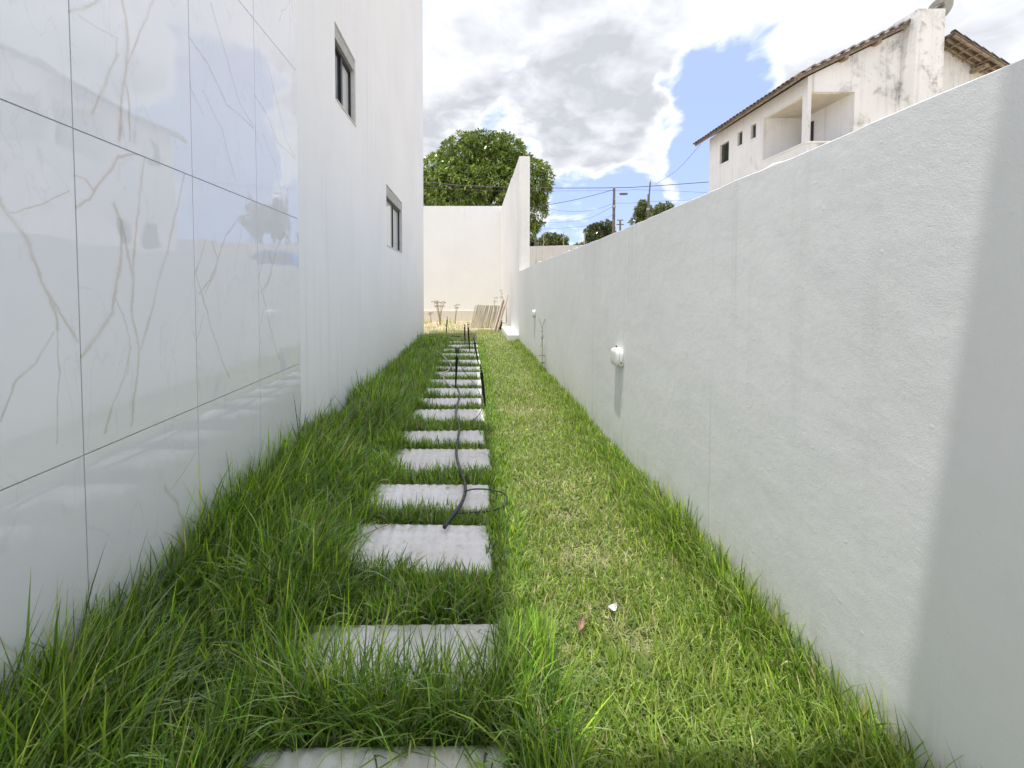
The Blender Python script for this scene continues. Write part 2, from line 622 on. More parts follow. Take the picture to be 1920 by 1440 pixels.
def wall_faces(mb, plane, c, a0, a1, z0, z1, holes, depth, inward):
    """rectangular wall in plane x=c ('x') or y=c ('y') with rectangular holes and reveals; inward = +1/-1 direction of the reveals"""
    As = sorted({a0, a1, *[h[0] for h in holes], *[h[1] for h in holes]})
    Zs = sorted({z0, z1, *[h[2] for h in holes], *[h[3] for h in holes]})

    def P(a, z, d=0.0):
        return (c + inward * d, a, z) if plane == 'x' else (a, c + inward * d, z)
    for i in range(len(As) - 1):
        for j in range(len(Zs) - 1):
            am, zm = (As[i] + As[i + 1]) / 2, (Zs[j] + Zs[j + 1]) / 2
            if any(h[0] < am < h[1] and h[2] < zm < h[3] for h in holes):
                continue
            mb.quad(P(As[i], Zs[j]), P(As[i + 1], Zs[j]), P(As[i + 1], Zs[j + 1]), P(As[i], Zs[j + 1]))
    for h in holes:
        b0, b1, y0, y1 = h[:4]
        dp = h[4] if len(h) > 4 else depth
        for (p, q) in (((b0, y0), (b1, y0)), ((b1, y0), (b1, y1)), ((b1, y1), (b0, y1)), ((b0, y1), (b0, y0))):
            mb.quad(P(*p), P(*q), P(*q, dp), P(*p, dp))


# ------------------------------------------------------------------ the white house on the left
house = empty('white_house', (-4, 4, 0))
house.location = (0, 0, 0)
tag(house, 'tall white house clad in marble tiles with two small sliding windows', 'house')
XP = XL - 0.012                      # plaster face
YT = 3.345                           # end of tile cladding
YC = at_x(794.5, 543, XP).y          # house corner
HP, HT = 10.2, 10.3

w1a, w1b = at_x(628, 120, XP), at_x(667, 170, XP)
w1 = (w1a.y, w1b.y, at_x(632, 190, XP).z, at_x(628, 40, XP).z)
w2a, w2b = at_x(724.5, 400, XP), at_x(754, 400, XP)
w2 = (w2a.y, w2b.y, at_x(724.5, 460, XP).z, at_x(724.5, 345, XP).z)

mb = MB()
wall_faces(mb, 'x', XP, YT, YC, -0.1, HP, [w1, w2], 0.16, -1)
mb.quad((XP, YC, -0.1), (-8, YC, -0.1), (-8, YC, HP), (XP, YC, HP))
mb.quad((-8, YT, -0.1), (-8, YC, -0.1), (-8, YC, HP), (-8, YT, HP))
mb.quad((XP, YT, HP), (XP, YC, HP), (-8, YC, HP), (-8, YT, HP))
mb.build('plaster_wall', M['house_wall'], house)
mb = MB()
mb.box(-8, XL - 0.014, -1.0, YT - 0.004, -0.1, HT)
clad = mb.build('clad_wall', M['house_wall'], house)
mb = MB()
mb.box(-8.2, XP + 0.30, YT - 0.25, YC + 0.25, HP + 0.003, HP + 0.16)
mb.box(-8.2, XL + 0.34, -1.0, 0.99, HT + 0.003, HT + 0.2)
mb.box(-8.2, XL + 0.36, 0.994, YT - 0.254, HT + 0.003, HT + 0.2)
mb.build('roof_slab', M['house_wall'], house)
mb = MB()
mb.box(XL + 0.002, 1.2, 0.14, 0.60, 5.5, 5.72)  # out-of-view beam added and sized to cast the shadow edge on the side wall
mb.build('shadow_beam', M['house_wall'], house)


M['painted_reflection_glass'] = plain('painted_reflection_glass', (0.66, 0.67, 0.66), 0.05, 0.05, 2.0, spec=0.9)  # pale base colour stands in for bright reflections in the panes


def make_window(wd, split, first):
    y0, y1, z0, z1 = wd
    X = XP - 0.055
    rb = z1 - (z1 - z0) * 0.17                     # roller-blind box along the top
    t = 0.035
    mb = MB()
    mb.box(X - 0.05, X, y0, y0 + t, z0, rb)
    mb.box(X - 0.05, X, y1 - t, y1, z0, rb)
    mb.box(X - 0.05, X, y0 + t, y1 - t, z0, z0 + t)
    mb.box(X - 0.05, X, y0 + t, y1 - t, rb - t, rb)
    win = mb.build('window', M['black_metal'], house)
    win['label'] = 'black framed sliding window with grey blind box, ' + ('high up near the tiles' if first else 'lower one near the far corner')
    MB().box(X - 0.05, X + 0.04, y0 + 0.003, y1 - 0.003, rb + 0.003, z1 - 0.003).build('blind_box', M['grey_metal'], win, bevel=0.006)
    MB().box(X - 0.048, X + 0.05, y0 + 0.003, y0 + 0.02, z0, z1).build('jamb', M['pale_sill'], win)
    MB().box(X - 0.048, X + 0.05, y1 - 0.02, y1 - 0.003, z0, z1).build('jamb', M['pale_sill'], win)
    ym = y0 + (y1 - y0) * split
    MB().box(X - 0.042, X + 0.004, ym - 0.03, ym + 0.03, z0 + t, rb - t).build('sash', M['black_metal'], win)
    MB().box(X - 0.022, X - 0.016, y0 + t, ym - 0.03, z0 + t, rb - t).build('pane', M['dark_glass' if first else 'painted_reflection_glass'], win)
    MB().box(X - 0.034, X - 0.028, ym + 0.03, y1 - t, z0 + t, rb - t).build('pane', M['painted_reflection_glass'], win)
    MB().box(X - 0.055, XP + 0.012, y0 + 0.021, y1 - 0.021, z0 - 0.0, z0 + 0.012).build('sill', M['pale_sill'], win)


M['pale_sill'] = plain('pale_stone_sill', (0.66, 0.66, 0.64), 0.5, 0.05)
make_window(w1, 0.5, True)
make_window(w2, 0.55, False)

# marble-look tiles: veins drawn from polylines in tile coordinates (y along the wall, z up)
TW, TH = 0.6165, 1.184
TY0, TZ0 = 1.474 - 0.6165, 0.792      # origin of the tile in column 0, middle row


def vein_mat(name, lines, origin_col, origin_row, seed):
    m, w, b = new_mat(name)
    co = w.coord('Object')
    oy, oz = TY0 + origin_col * TW, TZ0 + origin_row * TH
    wv = w.noise(w.mapping(co, (1, 1, 0.8), (seed, seed * 2, 0)), 9.0, 4, 0.6, out=1)
    p = w.vmath('ADD', co, w.vmath('SCALE', w.vmath('SUBTRACT', wv, (0.5, 0.5, 0.5)), scale=0.035))
    p = w.vmath('MULTIPLY', p, (0, 1, 1))
    acc = None
    for (wd, pts) in lines:
        q = [at_x(x, y, XL) for x, y in pts]
        q = [Vector((0, v.y - oy, v.z - oz)) for v in q]
        for a, c in zip(q[:-1], q[1:]):
            ba = c - a
            pa = w.vmath('SUBTRACT', p, tuple(a))
            h = w.math('MULTIPLY', w.vmath('DOT_PRODUCT', pa, tuple(ba)), 1.0 / max(ba.length_squared, 1e-6), clamp=True)
            dd = w.vmath('LENGTH', w.vmath('SUBTRACT', pa, w.vmath('SCALE', tuple(ba), scale=h)))
            dd = w.math('MULTIPLY', dd, 1.0 / (wd * 0.62))
            acc = dd if acc is None else w.math('MINIMUM', acc, dd)
    wn = w.noise(co, 14.0, 4, 0.6)
    acc = w.math('DIVIDE', acc, w.math('ADD', 0.35, w.math('MULTIPLY', wn, 1.3)))
    core = w.smooth(acc, 1.0, 0.15)
    rim = w.smooth(w.math('ABSOLUTE', w.math('SUBTRACT', acc, 0.9)), 0.35, 0.0)
    halo = w.smooth(acc, 4.0, 0.0)
    n = w.noise(co, 1.6, 4, 0.55)
    faint = w.noise(w.mapping(co, (1, 3.2, 1.1), (seed, 0, 0)), 1.3, 5, 0.55, 0.6)
    faint = w.smooth(w.math('ABSOLUTE', w.math('SUBTRACT', faint, 0.5)), 0.012, 0.0)
    base = w.mix(w.smooth(n, 0.35, 0.7), (0.79, 0.795, 0.82), (0.83, 0.835, 0.855))
    base = w.mix(w.math('MULTIPLY', faint, 0.16), base, (0.5, 0.5, 0.49))
    base = w.mix(w.math('MULTIPLY', halo, 0.24), base, (0.62, 0.57, 0.49))
    fade = w.math('ADD', 0.35, w.math('MULTIPLY', w.smooth(w.noise(co, 6.0, 3, 0.5), 0.35, 0.6), 0.65))
    base = w.mix(w.math('MULTIPLY', w.math('MULTIPLY', core, 0.52), fade), base, (0.50, 0.41, 0.29))
    base = w.mix(w.math('MULTIPLY', w.math('MULTIPLY', rim, 0.45), fade), base, (0.40, 0.36, 0.30))
    w.set(b.inputs['Base Color'], base)
    b.inputs['Roughness'].default_value = 0.025
    b.inputs['IOR'].default_value = 1.95
    nrm = bump(w, b, w.noise(co, 3.2, 2, 0.45), 0.07, 0.03)
    return m


LA = [(.007, [(258, 287), (220, 292), (205, 320), (185, 345), (165, 375), (140, 388)]), (.005, [(138, 330), (160, 337), (172, 357)]),
      (.010, [(215, 385), (228, 415), (230, 480), (218, 535), (212, 585), (185, 625), (152, 668)]),
      (.006, [(270, 295), (262, 360), (257, 425), (250, 500), (248, 590), (260, 650), (258, 700), (246, 800)]),
      (.008, [(228, 415), (242, 475), (250, 525), (248, 585)]),
      (.006, [(345, 320), (330, 395), (312, 485), (297, 525), (285, 580), (263, 655)]),
      (.005, [(245, 650), (233, 707), (213, 757), (197, 810)]), (.003, [(218, 560), (232, 590), (243, 640), (240, 700)])]
LB = [(.008, [(0, 370), (15, 400), (50, 450), (75, 515), (103, 585), (108, 620)]), (.006, [(75, 515), (88, 545), (115, 590), (146, 640)]),
      (.003, [(15, 400), (70, 385), (132, 357)]), (.004, [(100, 623), (67, 680), (27, 720), (0, 790)]), (.003, [(108, 620), (112, 700), (105, 830)])]
LC = [(.007, [(445, 412), (425, 440), (410, 480), (395, 525), (375, 550)]), (.005, [(385, 450), (368, 510), (383, 565), (400, 625), (428, 708)]),
      (.005, [(397, 452), (408, 485), (402, 515), (385, 550)]), (.003, [(383, 590), (368, 640)]), (.003, [(468, 340), (455, 420), (440, 500)])]
LD = [(.006, [(130, 22), (165, 10), (192, 0)]), (.009, [(225, -20), (235, 30), (240, 75), (237, 120), (230, 165), (227, 220), (222, 262)]),
      (.006, [(290, -10), (260, 70), (240, 118)]), (.006, [(220, 100), (200, 155), (174, 212)]), (.005, [(235, 155), (243, 200), (242, 262)]), (.004, [(150, 30), (190, 55), (218, 70), (216, 110)])]
LE = [(.006, [(350, 65), (390, 120), (425, 195), (475, 240)]), (.006, [(395, 5), (420, 90), (450, 195), (475, 236)]), (.004, [(352, 110), (358, 165), (380, 215)]),
      (.004, [(380, 170), (415, 240), (442, 340)])]
VM = {'A': vein_mat('marble_print_a', LA, 1, 0, 1.0), 'B': vein_mat('marble_print_b', LB, 0, 0, 4.0), 'C': vein_mat('marble_print_c', LC, 2, 0, 7.0),
      'D': vein_mat('marble_print_d', LD, 1, 1, 2.0), 'E': vein_mat('marble_print_e', LE, 2, 1, 9.0)}
grid = {(0, 0): 'B', (1, 0): 'A', (2, 0): 'C', (3, 0): 'C', (0, 1): 'C', (1, 1): 'D', (2, 1): 'E', (3, 1): 'E',
        (0, -1): 'E', (1, -1): 'B', (2, -1): 'D', (3, -1): 'D', (0, 2): 'A', (1, 2): 'C', (2, 2): 'A', (3, 2): 'B'}
tile_mesh = {}
G = 0.0022
for row in range(-1, 5):
    for c in range(-3, 4):
        k = grid.get((c, row), 'ABCDE'[(c * 2 + row) % 5])
        w_ = TW if c < 3 else YT - (TY0 + 3 * TW)
        zb = 0.35 if row == -1 else 0.0                    # the lowest row is cut at the ground
        key = (k, round(w_, 3), zb)
        if key not in tile_mesh:
            mb = MB()
            mb.box(-0.0115, 0.0, G, w_ - G, zb + G, TH - G)
            t = mb.build('tile', VM[k], clad, bevel=0.0012)
            tile_mesh[key] = t.data
        else:
            t = link('tile', tile_mesh[key], None, clad)
        t.location = (XL, TY0 + c * TW, TZ0 + row * TH)

# ------------------------------------------------------------------ walls of the passage


def rough_wall(name, x0, x1, y0, y1, z1, mat, step=0.06, amp=0.006, seed=1, z0=-0.1):
    """free-standing wall along y whose coping is slightly uneven"""
    rng = np.random.default_rng(seed)
    ys = np.arange(y0, y1 + step * 0.5, step)
    n = len(ys)
    k = np.convolve(rng.normal(0, 1, n + 8), np.ones(5) / 5, 'same')[4:4 + n]
    zt = z1 + amp * k + 0.010 * np.sin(ys * 0.9 + seed)
    lump = (rng.random(n) < 0.05) * rng.random(n) * 0.012
    zs = [z0, 0.6, 1.2, 1.7]
    zs = [z for z in zs if z < z1 - 0.1]
    V = []
    for i, y in enumerate(ys):
        V += [(x0, y, z) for z in zs] + [(x0, y, zt[i] - 0.003), (x0 + 0.004, y, zt[i] + lump[i]), (x1 - 0.010, y, zt[i]), (x1, y, zt[i] - 0.012), (x1, y, z0)]
    m_ = len(zs) + 5
    Q = [(i * m_ + j, i * m_ + j + 1, (i + 1) * m_ + j + 1, (i + 1) * m_ + j) for i in range(n - 1) for j in range(m_ - 1)]
    mb = MB()
    mb.v = V
    mb.f = Q + [tuple(range(m_)), tuple((n - 1) * m_ + j for j in range(m_))]
    return mb.build(name, mat)


wz = EYE + 0.412 * XR
YP = at_x(973, 480, XR).y            # where the tall wall begins
o = rough_wall('side_wall', XR, XR + 0.16, -4, YP - 0.003, wz, M['side_wall'])
tag(o, 'long low white rendered wall along the right of the grass passage', 'wall')
ztop1 = EYE + (HY - 296) / F * YP
o = MB().box(XR + 0.002, XR + 0.29, YP, 13.45, -0.1, ztop1).build('tall_wall', M['tall_wall'], bevel=0.008)
tag(o, 'tall white wall end with streaked face, rising where the low wall stops', 'wall')
s2 = at_y(948, 341, 14.0)
o = MB().box(XR + 0.012, XR + 0.22, 13.455, YEND - 0.003, -0.1, s2.z).build('tall_wall', M['tall_wall'], bevel=0.008)
tag(o, 'white wall stretch behind the tall wall end, meeting the end wall', 'wall')
ez = EYE + (HY - 387.5) / F * YEND
ew = MB().box(-14, XR + 0.25, YEND, YEND + 0.22, 0.42, ez).build('end_wall', M['end_wall'])
tag(ew, 'bright white wall closing the far end of the passage', 'wall')
MB().box(-14, XR + 0.008, YEND - 0.05, YEND + 0.2, -0.1, 0.417).build('plinth', M['plinth'], ew)
mb = MB()
mb.box(0.93, XR + 0.001, 11.0, 13.58, -0.05, 0.17)
o = mb.build('concrete_kerb', M['tall_wall'], bevel=0.012)
tag(o, 'white concrete kerb block at the foot of the tall wall', 'kerb')
# neighbour's weathered wall seen beyond the pillar
b0, b1 = at_y(985, 462, 23), at_y(1120, 450, 22)
mb = MB()
mb.box(0, (b1 - b0).length + 13, 0, 0.2, UP - b0.z, 0.0)
nw = mb.build('weathered_wall', M['old_wall'])
nw.location = b0
nw.rotation_euler = (0, 0, math.atan2(b1.y - b0.y, b1.x - b0.x))
tag(nw, 'streaky old wall with fence rods beyond the tall wall end', 'wall')
for px in (1020, 1058, 1097):
    t = (px - 985) / 135
    x = t * (b1 - b0).length
    r_ = MB().tube([(x, 0.1, -0.1), (x, 0.1, 0.72)], 0.022, 6).build('fence_rod', M['dry_stem'], nw)

# ------------------------------------------------------------------ wall lights


def make_light():
    e = empty('wall_light')
    # rounded block: loft of superellipse rings along -x (out of the wall)
    def loft(name, mat, rings, parent):
        V, Fc = [], []
        n = 28
        for (x, a, c) in rings:
            for j in range(n):
                an = 2 * math.pi * j / n
                cs, sn = math.cos(an), math.sin(an)
                V.append((x, a * math.copysign(abs(cs) ** 0.55, cs), c * math.copysign(abs(sn) ** 0.55, sn)))
        for k in range(len(rings) - 1):
            for j in range(n):
                Fc.append((k * n + j, k * n + (j + 1) % n, (k + 1) * n + (j + 1) % n, (k + 1) * n + j))
        Fc.append(tuple(range(n)))
        Fc.append(tuple((len(rings) - 1) * n + j for j in range(n)))
        mb = MB()
        mb.v, mb.f = V, Fc
        o = mb.build(name, mat, parent, smooth=True)
        return o
    loft('housing', M['white_plastic'], [(0, .090, .076), (-.004, .093, .079), (-.028, .093, .079), (-.031, .088, .074)], e)
    loft('diffuser', M['white_plastic'], [(-.0312, .086, .072), (-.046, .085, .071), (-.052, .079, .065), (-.055, .05, .04)], e)
    MB().tube([(-.02, -.094, -.035), (-.02, -.0915, -.035)], 0.006, 10).build('screw_cover', M['black_plastic'], e)
    MB().tube([(-.022, .02, .078), (-.022, .02, .094)], 0.008, 8).build('cable_gland', M['brass'], e)
    return e


L0 = make_light()
p = at_x(1168, 672, XR)
L0.location = (XR - 0.001, p.y + 0.07, p.z)
tag(L0, 'white rounded wall light nearest on the right wall, long shadow below', 'wall light', 'wall lights on the right wall')
L1 = copy_tree(L0)
p = at_x(1003, 588, XR)
L1.location = (XR - 0.001, p.y, p.z)
tag(L1, 'small far wall light on the right wall above the weed', 'wall light', 'wall lights on the right wall')
# ------------------------------------------------------------------ stepping slabs
SLABS = [(at_z(800, r_, .042).y, d_) for r_, d_ in ((1388, .42), (1163, .30), (978, .41), (907, .32), (839, .42), (806, .32), (766, .42), (746, .32), (727, .38), (711, .34), (696, .40), (686, .34), (674, .40), (663, .38), (654, .40), (646, .40), (639.5, .42))]
SX0, SX1 = -0.68, 0.115


def slab_mesh(dep, seed):
    rng = random.Random(seed)
    wd = SX1 - SX0
    nx, ny = 80, 40
    V, Fc = [], []
    ph = rng.random() * 6
    for j in range(ny + 1):
        for i in range(nx + 1):
            x, y = i / nx * wd, j / ny * dep
            z = 0.014 * ((.5 + .5 * math.cos(x * 2 * math.pi / 0.062 + ph)) * (.5 + .5 * math.cos(y * 2 * math.pi / 0.062 + ph))) ** 0.8 * min(1, min(x, wd - x, y, dep - y) / .03) - .003
            e = min(x, wd - x, y, dep - y)
            z -= 0.010 * max(0, 1 - e / 0.014) ** 2
            xx = x - wd / 2 + 0.0008 * math.sin(y * 90 + ph) * (1 if i in (0, nx) else 0)
            yy = y - dep / 2 + 0.0012 * math.sin(x * 103 + ph) * (1 if j in (0, ny) else 0)
            V.append((xx, yy, z))
    for j in range(ny):
        for i in range(nx):
            a = j * (nx + 1) + i
            Fc.append((a, a + 1, a + nx + 2, a + nx + 1))
    rim = [i for i in range(nx + 1)] + [j * (nx + 1) + nx for j in range(1, ny + 1)] + [ny * (nx + 1) + i for i in range(nx - 1, -1, -1)] + [j * (nx + 1) for j in range(ny - 1, 0, -1)]
    b0 = len(V)
    V += [(V[k][0], V[k][1], -0.05) for k in rim]
    for k in range(len(rim)):
        k2 = (k + 1) % len(rim)
        Fc.append((rim[k], b0 + k, b0 + k2, rim[k2]))
    me = bpy.data.meshes.new('stepping_slab')
    me.from_pydata(V, [], Fc)
    me.polygons.foreach_set('use_smooth', [True] * len(me.polygons))
    me.materials.append(M['concrete'])
    return me


ORD = ['first', 'second', 'third', 'fourth', 'fifth', 'sixth', 'seventh', 'eighth', 'ninth', 'tenth', 'eleventh', 'twelfth', 'thirteenth', 'fourteenth', 'fifteenth', 'sixteenth', 'farthest']
slab_rects = []
sm_cache = {}
for i, (yb, dep) in enumerate(SLABS):
    if (dep, i % 2) not in sm_cache:
        sm_cache[(dep, i % 2)] = slab_mesh(dep, i)
    o = link('stepping_slab', sm_cache[(dep, i % 2)])
    xo = random.uniform(-.022, .022)
    o.location = ((SX0 + SX1) / 2 + xo, yb - dep / 2, 0.042 + random.uniform(-.010, .004))
    o.rotation_euler = (random.uniform(-.016, .016), random.uniform(-.012, .012), random.uniform(-.022, .022))
    slab_rects.append((SX0 + xo, SX1 + xo, yb - dep, yb))
    extra = {0: 'nearest concrete stepping slab, half cut off by the bottom of the picture', 2: 'third concrete stepping slab, with the open hose end lying on it',
             16: 'farthest concrete stepping slab, in the yellow grass'}
    tag(o, extra.get(i, 'concrete stepping slab in the grass, %s from the camera' % ORD[i]), 'paving slab', 'stepping slabs along the passage')

# ------------------------------------------------------------------ grass


def blades(rng, root, length, width, az, lean, curl, cols, levels):
    """arrays -> verts, quads, tris; each blade a tapered strip that bends over"""
    n = len(root)
    ts = [0.0, 0.38, 0.72] if levels == 3 else [0.0, 0.5]
    m = len(ts)
    vpb = 2 * m + 1
    V = np.empty((n, vpb, 3), np.float32)
    C = np.empty((n, vpb, 3), np.float32)
    dh = np.stack([np.cos(az), np.sin(az), np.zeros(n)], -1)
    sd = np.stack([-np.sin(az), np.cos(az), np.zeros(n)], -1)
    tw = rng.normal(0, 0.5, n)
    sd = sd * np.cos(tw)[:, None] + dh * np.sin(tw)[:, None]
    pos = root.copy()
    prev = 0.0
    for k, t in enumerate(ts + [1.0]):
        if k:
            dt = t - prev
            th = lean + curl * (prev + t) / 2
            pos = pos + (dh * np.sin(th)[:, None] + np.array([0, 0, 1.0]) * np.cos(th)[:, None]) * (length * dt)[:, None]
            pos[:, 2] = np.maximum(pos[:, 2], 0.006)
        prev = t
        if k < m:
            wk = width * (0.75, 1.0, 0.72)[k] if m == 3 else width * (1.0, 0.8)[k]
            V[:, 2 * k] = pos - sd * wk[:, None] * 0.5
            V[:, 2 * k + 1] = pos + sd * wk[:, None] * 0.5
        else:
            V[:, 2 * m] = pos
    # each blade darker and duller at the base, full colour towards the tip
    base = cols * 0.75 + np.array([0.10, 0.10, 0.045]) * 0.25
    for k in range(vpb):
        f = (k // 2) / m
        C[:, k] = base * (1 - f) + cols * f
    off = (np.arange(n) * vpb)[:, None]
    Q = np.concatenate([off + np.array([[2 * k, 2 * k + 1, 2 * k + 3, 2 * k + 2]]) for k in range(m - 1)])
    T = off + np.array([[2 * m - 2, 2 * m - 1, 2 * m]])
    return V.reshape(-1, 3), Q, T, C.reshape(-1, 3)


def clump_noise(x, y, s, seed):
    r = np.random.default_rng(seed)
    v = np.zeros_like(x)
    for k in range(7):
        a = r.random() * 6.283
        f = s * (0.6 + 1.5 * r.random())
        v += np.sin(x * f * math.cos(a) + y * f * math.sin(a) + r.random() * 6.283)
    return v / 3.5


def in_slab(x, y, mx=0.0, my=0.0):
    hit = np.zeros(len(x), bool)
    for (a, b, c, d) in slab_rects:
        hit |= (x > a - mx) & (x < b + mx) & (y > c - my) & (y < d + my)
    return hit


GREEN = np.array([[0.185, 0.36, 0.028], [0.26, 0.45, 0.036], [0.095, 0.20, 0.024], [0.40, 0.54, 0.07], [0.18, 0.28, 0.075]])
LAWN = np.array([[0.23, 0.35, 0.045], [0.31, 0.41, 0.07], [0.16, 0.27, 0.036], [0.42, 0.46, 0.13]])
STRAW = np.array([0.60, 0.52, 0.32])


def pick(rng, pal, n, dry, jitter=0.32):
    c = pal[rng.integers(0, len(pal), n)] * rng.lognormal(0, jitter, n)[:, None]
    d = rng.random(n) < dry
    c[d] = STRAW * rng.lognormal(0, 0.2, d.sum())[:, None]
    return c


def build_grass():
    rng = np.random.default_rng(11)
    bands = [(0.55, 2.6, 1.0, 3), (2.6, 5.0, 0.62, 3), (5.0, 8.5, 0.36, 2), (8.5, 14.0, 0.20, 2)]
    parts = {'tall': [], 'path': [], 'lawn': [], 'edge': []}

    for (ya, yb, dens, lev) in bands:
        wmul = 1.0 / math.sqrt(dens) if dens < 1 else 1.0
        # --- tall lush strip against the house
        area = (yb - ya) * 0.85
        n = int(area * 7800 * dens)
        x = XL + 0.006 + rng.beta(1.0, 1.25, n) * 0.88
        y = rng.uniform(ya, yb, n)
        ok = ~in_slab(x - 0.03 + 0.05 * clump_noise(x, y, 12.0, 53), y)
        ok &= y < 11.6
        x, y = x[ok], y[ok]
        n = len(x)
        dw = x - XL
        cl = clump_noise(x, y, 7.0, 3)
        far = np.clip((y - 1.0) / 9.0, 0, 1)
        L = (0.29 - 0.09 * far) * np.clip(1.1 - dw * 0.62, 0.45, 1.1) * np.clip(1 + 0.38 * cl, 0.45, 1.7) * rng.uniform(0.55, 1.25, n)
        lng = rng.random(n) < 0.07
        L *= np.where(lng, 1.5, 1.0)
        az = rng.normal(0.0, 1.5, n) + 0.5 * clump_noise(x, y, 4.0, 5)
        lean = np.abs(rng.normal(0.22, 0.25, n))
        curl = np.abs(rng.normal(0.95, 0.7, n))
        wall = dw < 0.07
        curl[wall] *= 0.45
        curl[lng] *= 0.5
        W = rng.uniform(0.0045, 0.0095, n) * wmul
        c = pick(rng, GREEN, n, 0.025)
        c *= (1 + 0.16 * clump_noise(x, y, 3.0, 9))[:, None]
        parts['tall'].append(blades(rng, np.stack([x, y, np.zeros(n)], -1), L, W, az, lean, curl, c, lev))
        # --- between and beside the slabs
        area = (yb - ya) * 1.05
        n = int(area * 12000 * dens)
        x = rng.uniform(SX0 - 0.1, SX1 + 0.16, n)
        y = rng.uniform(ya, yb, n)
        ok = ~in_slab(x + 0.035 * clump_noise(x, y, 16.0, 51), y + 0.028 * clump_noise(x, y, 16.0, 52)) & (y < 10.9)
        x, y = x[ok], y[ok]
        n = len(x)
        cl = clump_noise(x, y, 9.0, 13)
        lush = np.clip((SX1 + 0.05 - x) / 0.75, 0.0, 1.0)
        near = np.clip((2.2 - y) / 1.2, 0, 1)
        nn = np.clip((1.62 - y) / 0.25, 0, 1)
        L = (0.076 + 0.06 * lush + 0.07 * near + 0.075 * nn) * np.clip(1 + 0.3 * cl, 0.5, 1.6) * rng.uniform(0.55, 1.3, n)
        az = rng.uniform(0, 6.283, n)
        lean = np.abs(rng.normal(0.25, 0.28, n))
        curl = np.abs(rng.normal(0.6, 0.5, n))
        W = rng.uniform(0.0036, 0.0070, n) * wmul
        c = pick(rng, GREEN, n, 0.035)
        c *= (1 + 0.14 * clump_noise(x, y, 3.0, 19))[:, None]
        parts['path'].append(blades(rng, np.stack([x, y, np.zeros(n)], -1), L, W, az, lean, curl, c, lev))
        # --- short lawn on the right
        xa = SX1 + 0.02
        area = (yb - ya) * (XR - xa)
        n = int(area * 17000 * dens)
        x = rng.uniform(xa, XR - 0.01, n)
        y = rng.uniform(ya, yb, n)
        dryp = clump_noise(x, y, 2.6, 21) + 0.6 * clump_noise(x, y, 8.0, 22)
        bald = np.clip((dryp - 0.85) * 0.9, 0, 0.5) * np.exp(-((x - 0.62) / 0.36) ** 2)
        spot = np.zeros(n)
        for (px_, py_, sx_, sy_) in ((1100, 1040, .12, .10), (1190, 1200, .09, .09), (1050, 1225, .07, .06), (1055, 965, .10, .05), (975, 768, .22, .16), (1010, 705, .2, .35), (1140, 1150, .08, .07)):
            g_ = at_z(px_, py_, 0.02)
            spot = np.maximum(spot, np.exp(-((x - g_.x) / sx_) ** 2 - ((y - g_.y) / sy_) ** 2))
        ok = rng.random(n) > np.maximum(bald, 0.55 * spot)
        x, y, dryp, spot = x[ok], y[ok], dryp[ok], spot[ok]
        n = len(x)
        near = np.clip((2.0 - y) / 1.0, 0, 1)
        L = (0.050 + 0.060 * near + 0.014 * clump_noise(x, y, 6.0, 25)) * rng.uniform(0.6, 1.35, n)
        L = np.maximum(L, 0.018)
        az = rng.uniform(0, 6.283, n)
        lean = np.abs(rng.normal(0.55, 0.4, n))
        curl = np.abs(rng.normal(0.6, 0.5, n))
        W = rng.uniform(0.0034, 0.0066, n) * wmul
        flat = rng.random(n) < 0.6 * spot
        lean[flat] = 1.25
        L[flat] = np.minimum(L[flat] * 1.2, 0.06)
        t = np.clip((dryp + 0.3) * 0.55, 0, 1) * (1 - 0.5 * near)
        yel = np.clip((y - 9.5) / 3.0, 0, 1)
        c = pick(rng, LAWN, n, 0.0)
        d = rng.random(n) < (0.03 + 0.12 * t + 0.22 * yel + 0.50 * spot)
        c[d] = STRAW * rng.lognormal(0, 0.2, d.sum())[:, None]
        c = c * (1 - 0.35 * near[:, None]) + pick(rng, GREEN, n, 0.02) * 0.35 * near[:, None]
        parts['lawn'].append(blades(rng, np.stack([x, y, np.zeros(n)], -1), L, W, az, lean, curl, c, lev))
        # --- longer fringe along the right wall
        area = (yb - ya) * 0.30
        n = int(area * 8000 * dens)
        dw = rng.beta(1.0, 1.9, n) * 0.42 + 0.004
        x = XR - dw
        y = rng.uniform(ya, yb, n)
        ok = (y < YP) | (x < 0.92)
        x, y, dw = x[ok], y[ok], dw[ok]
        n = len(x)
        near = np.clip((3.4 - y) / 2.4, 0, 1)
        L = (0.105 + 0.10 * near) * np.clip(1.1 - dw * 1.7, 0.35, 1.1) * np.clip(1 + 0.35 * clump_noise(x, y, 8.0, 31), 0.45, 1.7) * rng.uniform(0.5, 1.3, n)
        az = rng.normal(math.pi, 1.5, n)
        lean = np.abs(rng.normal(0.16, 0.2, n))
        curl = np.abs(rng.normal(0.5, 0.45, n))
        W = rng.uniform(0.0034, 0.0066, n) * wmul
        c = pick(rng, np.concatenate([GREEN, LAWN]), n, 0.05)
        parts['edge'].append(blades(rng, np.stack([x, y, np.zeros(n)], -1), L, W, az, lean, curl, c, lev))
        # --- yellow far end, left of the path
        if yb > 12:
            n = 12000
            x = rng.uniform(XL - 2.5, SX1 + 0.1, n)
            y = rng.uniform(10.6, 13.9, n)
            ok = ((x > XL + 0.01) | (y > YC + 0.05)) & ~in_slab(x, y)
            x, y = x[ok], y[ok]
            n = len(x)
            L = rng.uniform(0.03, 0.075, n)
            c = pick(rng, LAWN * 1.15, n, 0.38)
            parts['lawn'].append(blades(rng, np.stack([x, y, np.zeros(n)], -1), L, rng.uniform(.005, .009, n), rng.uniform(0, 6.28, n), np.abs(rng.normal(.4, .3, n)), np.abs(rng.normal(.5, .4, n)), c, 2))
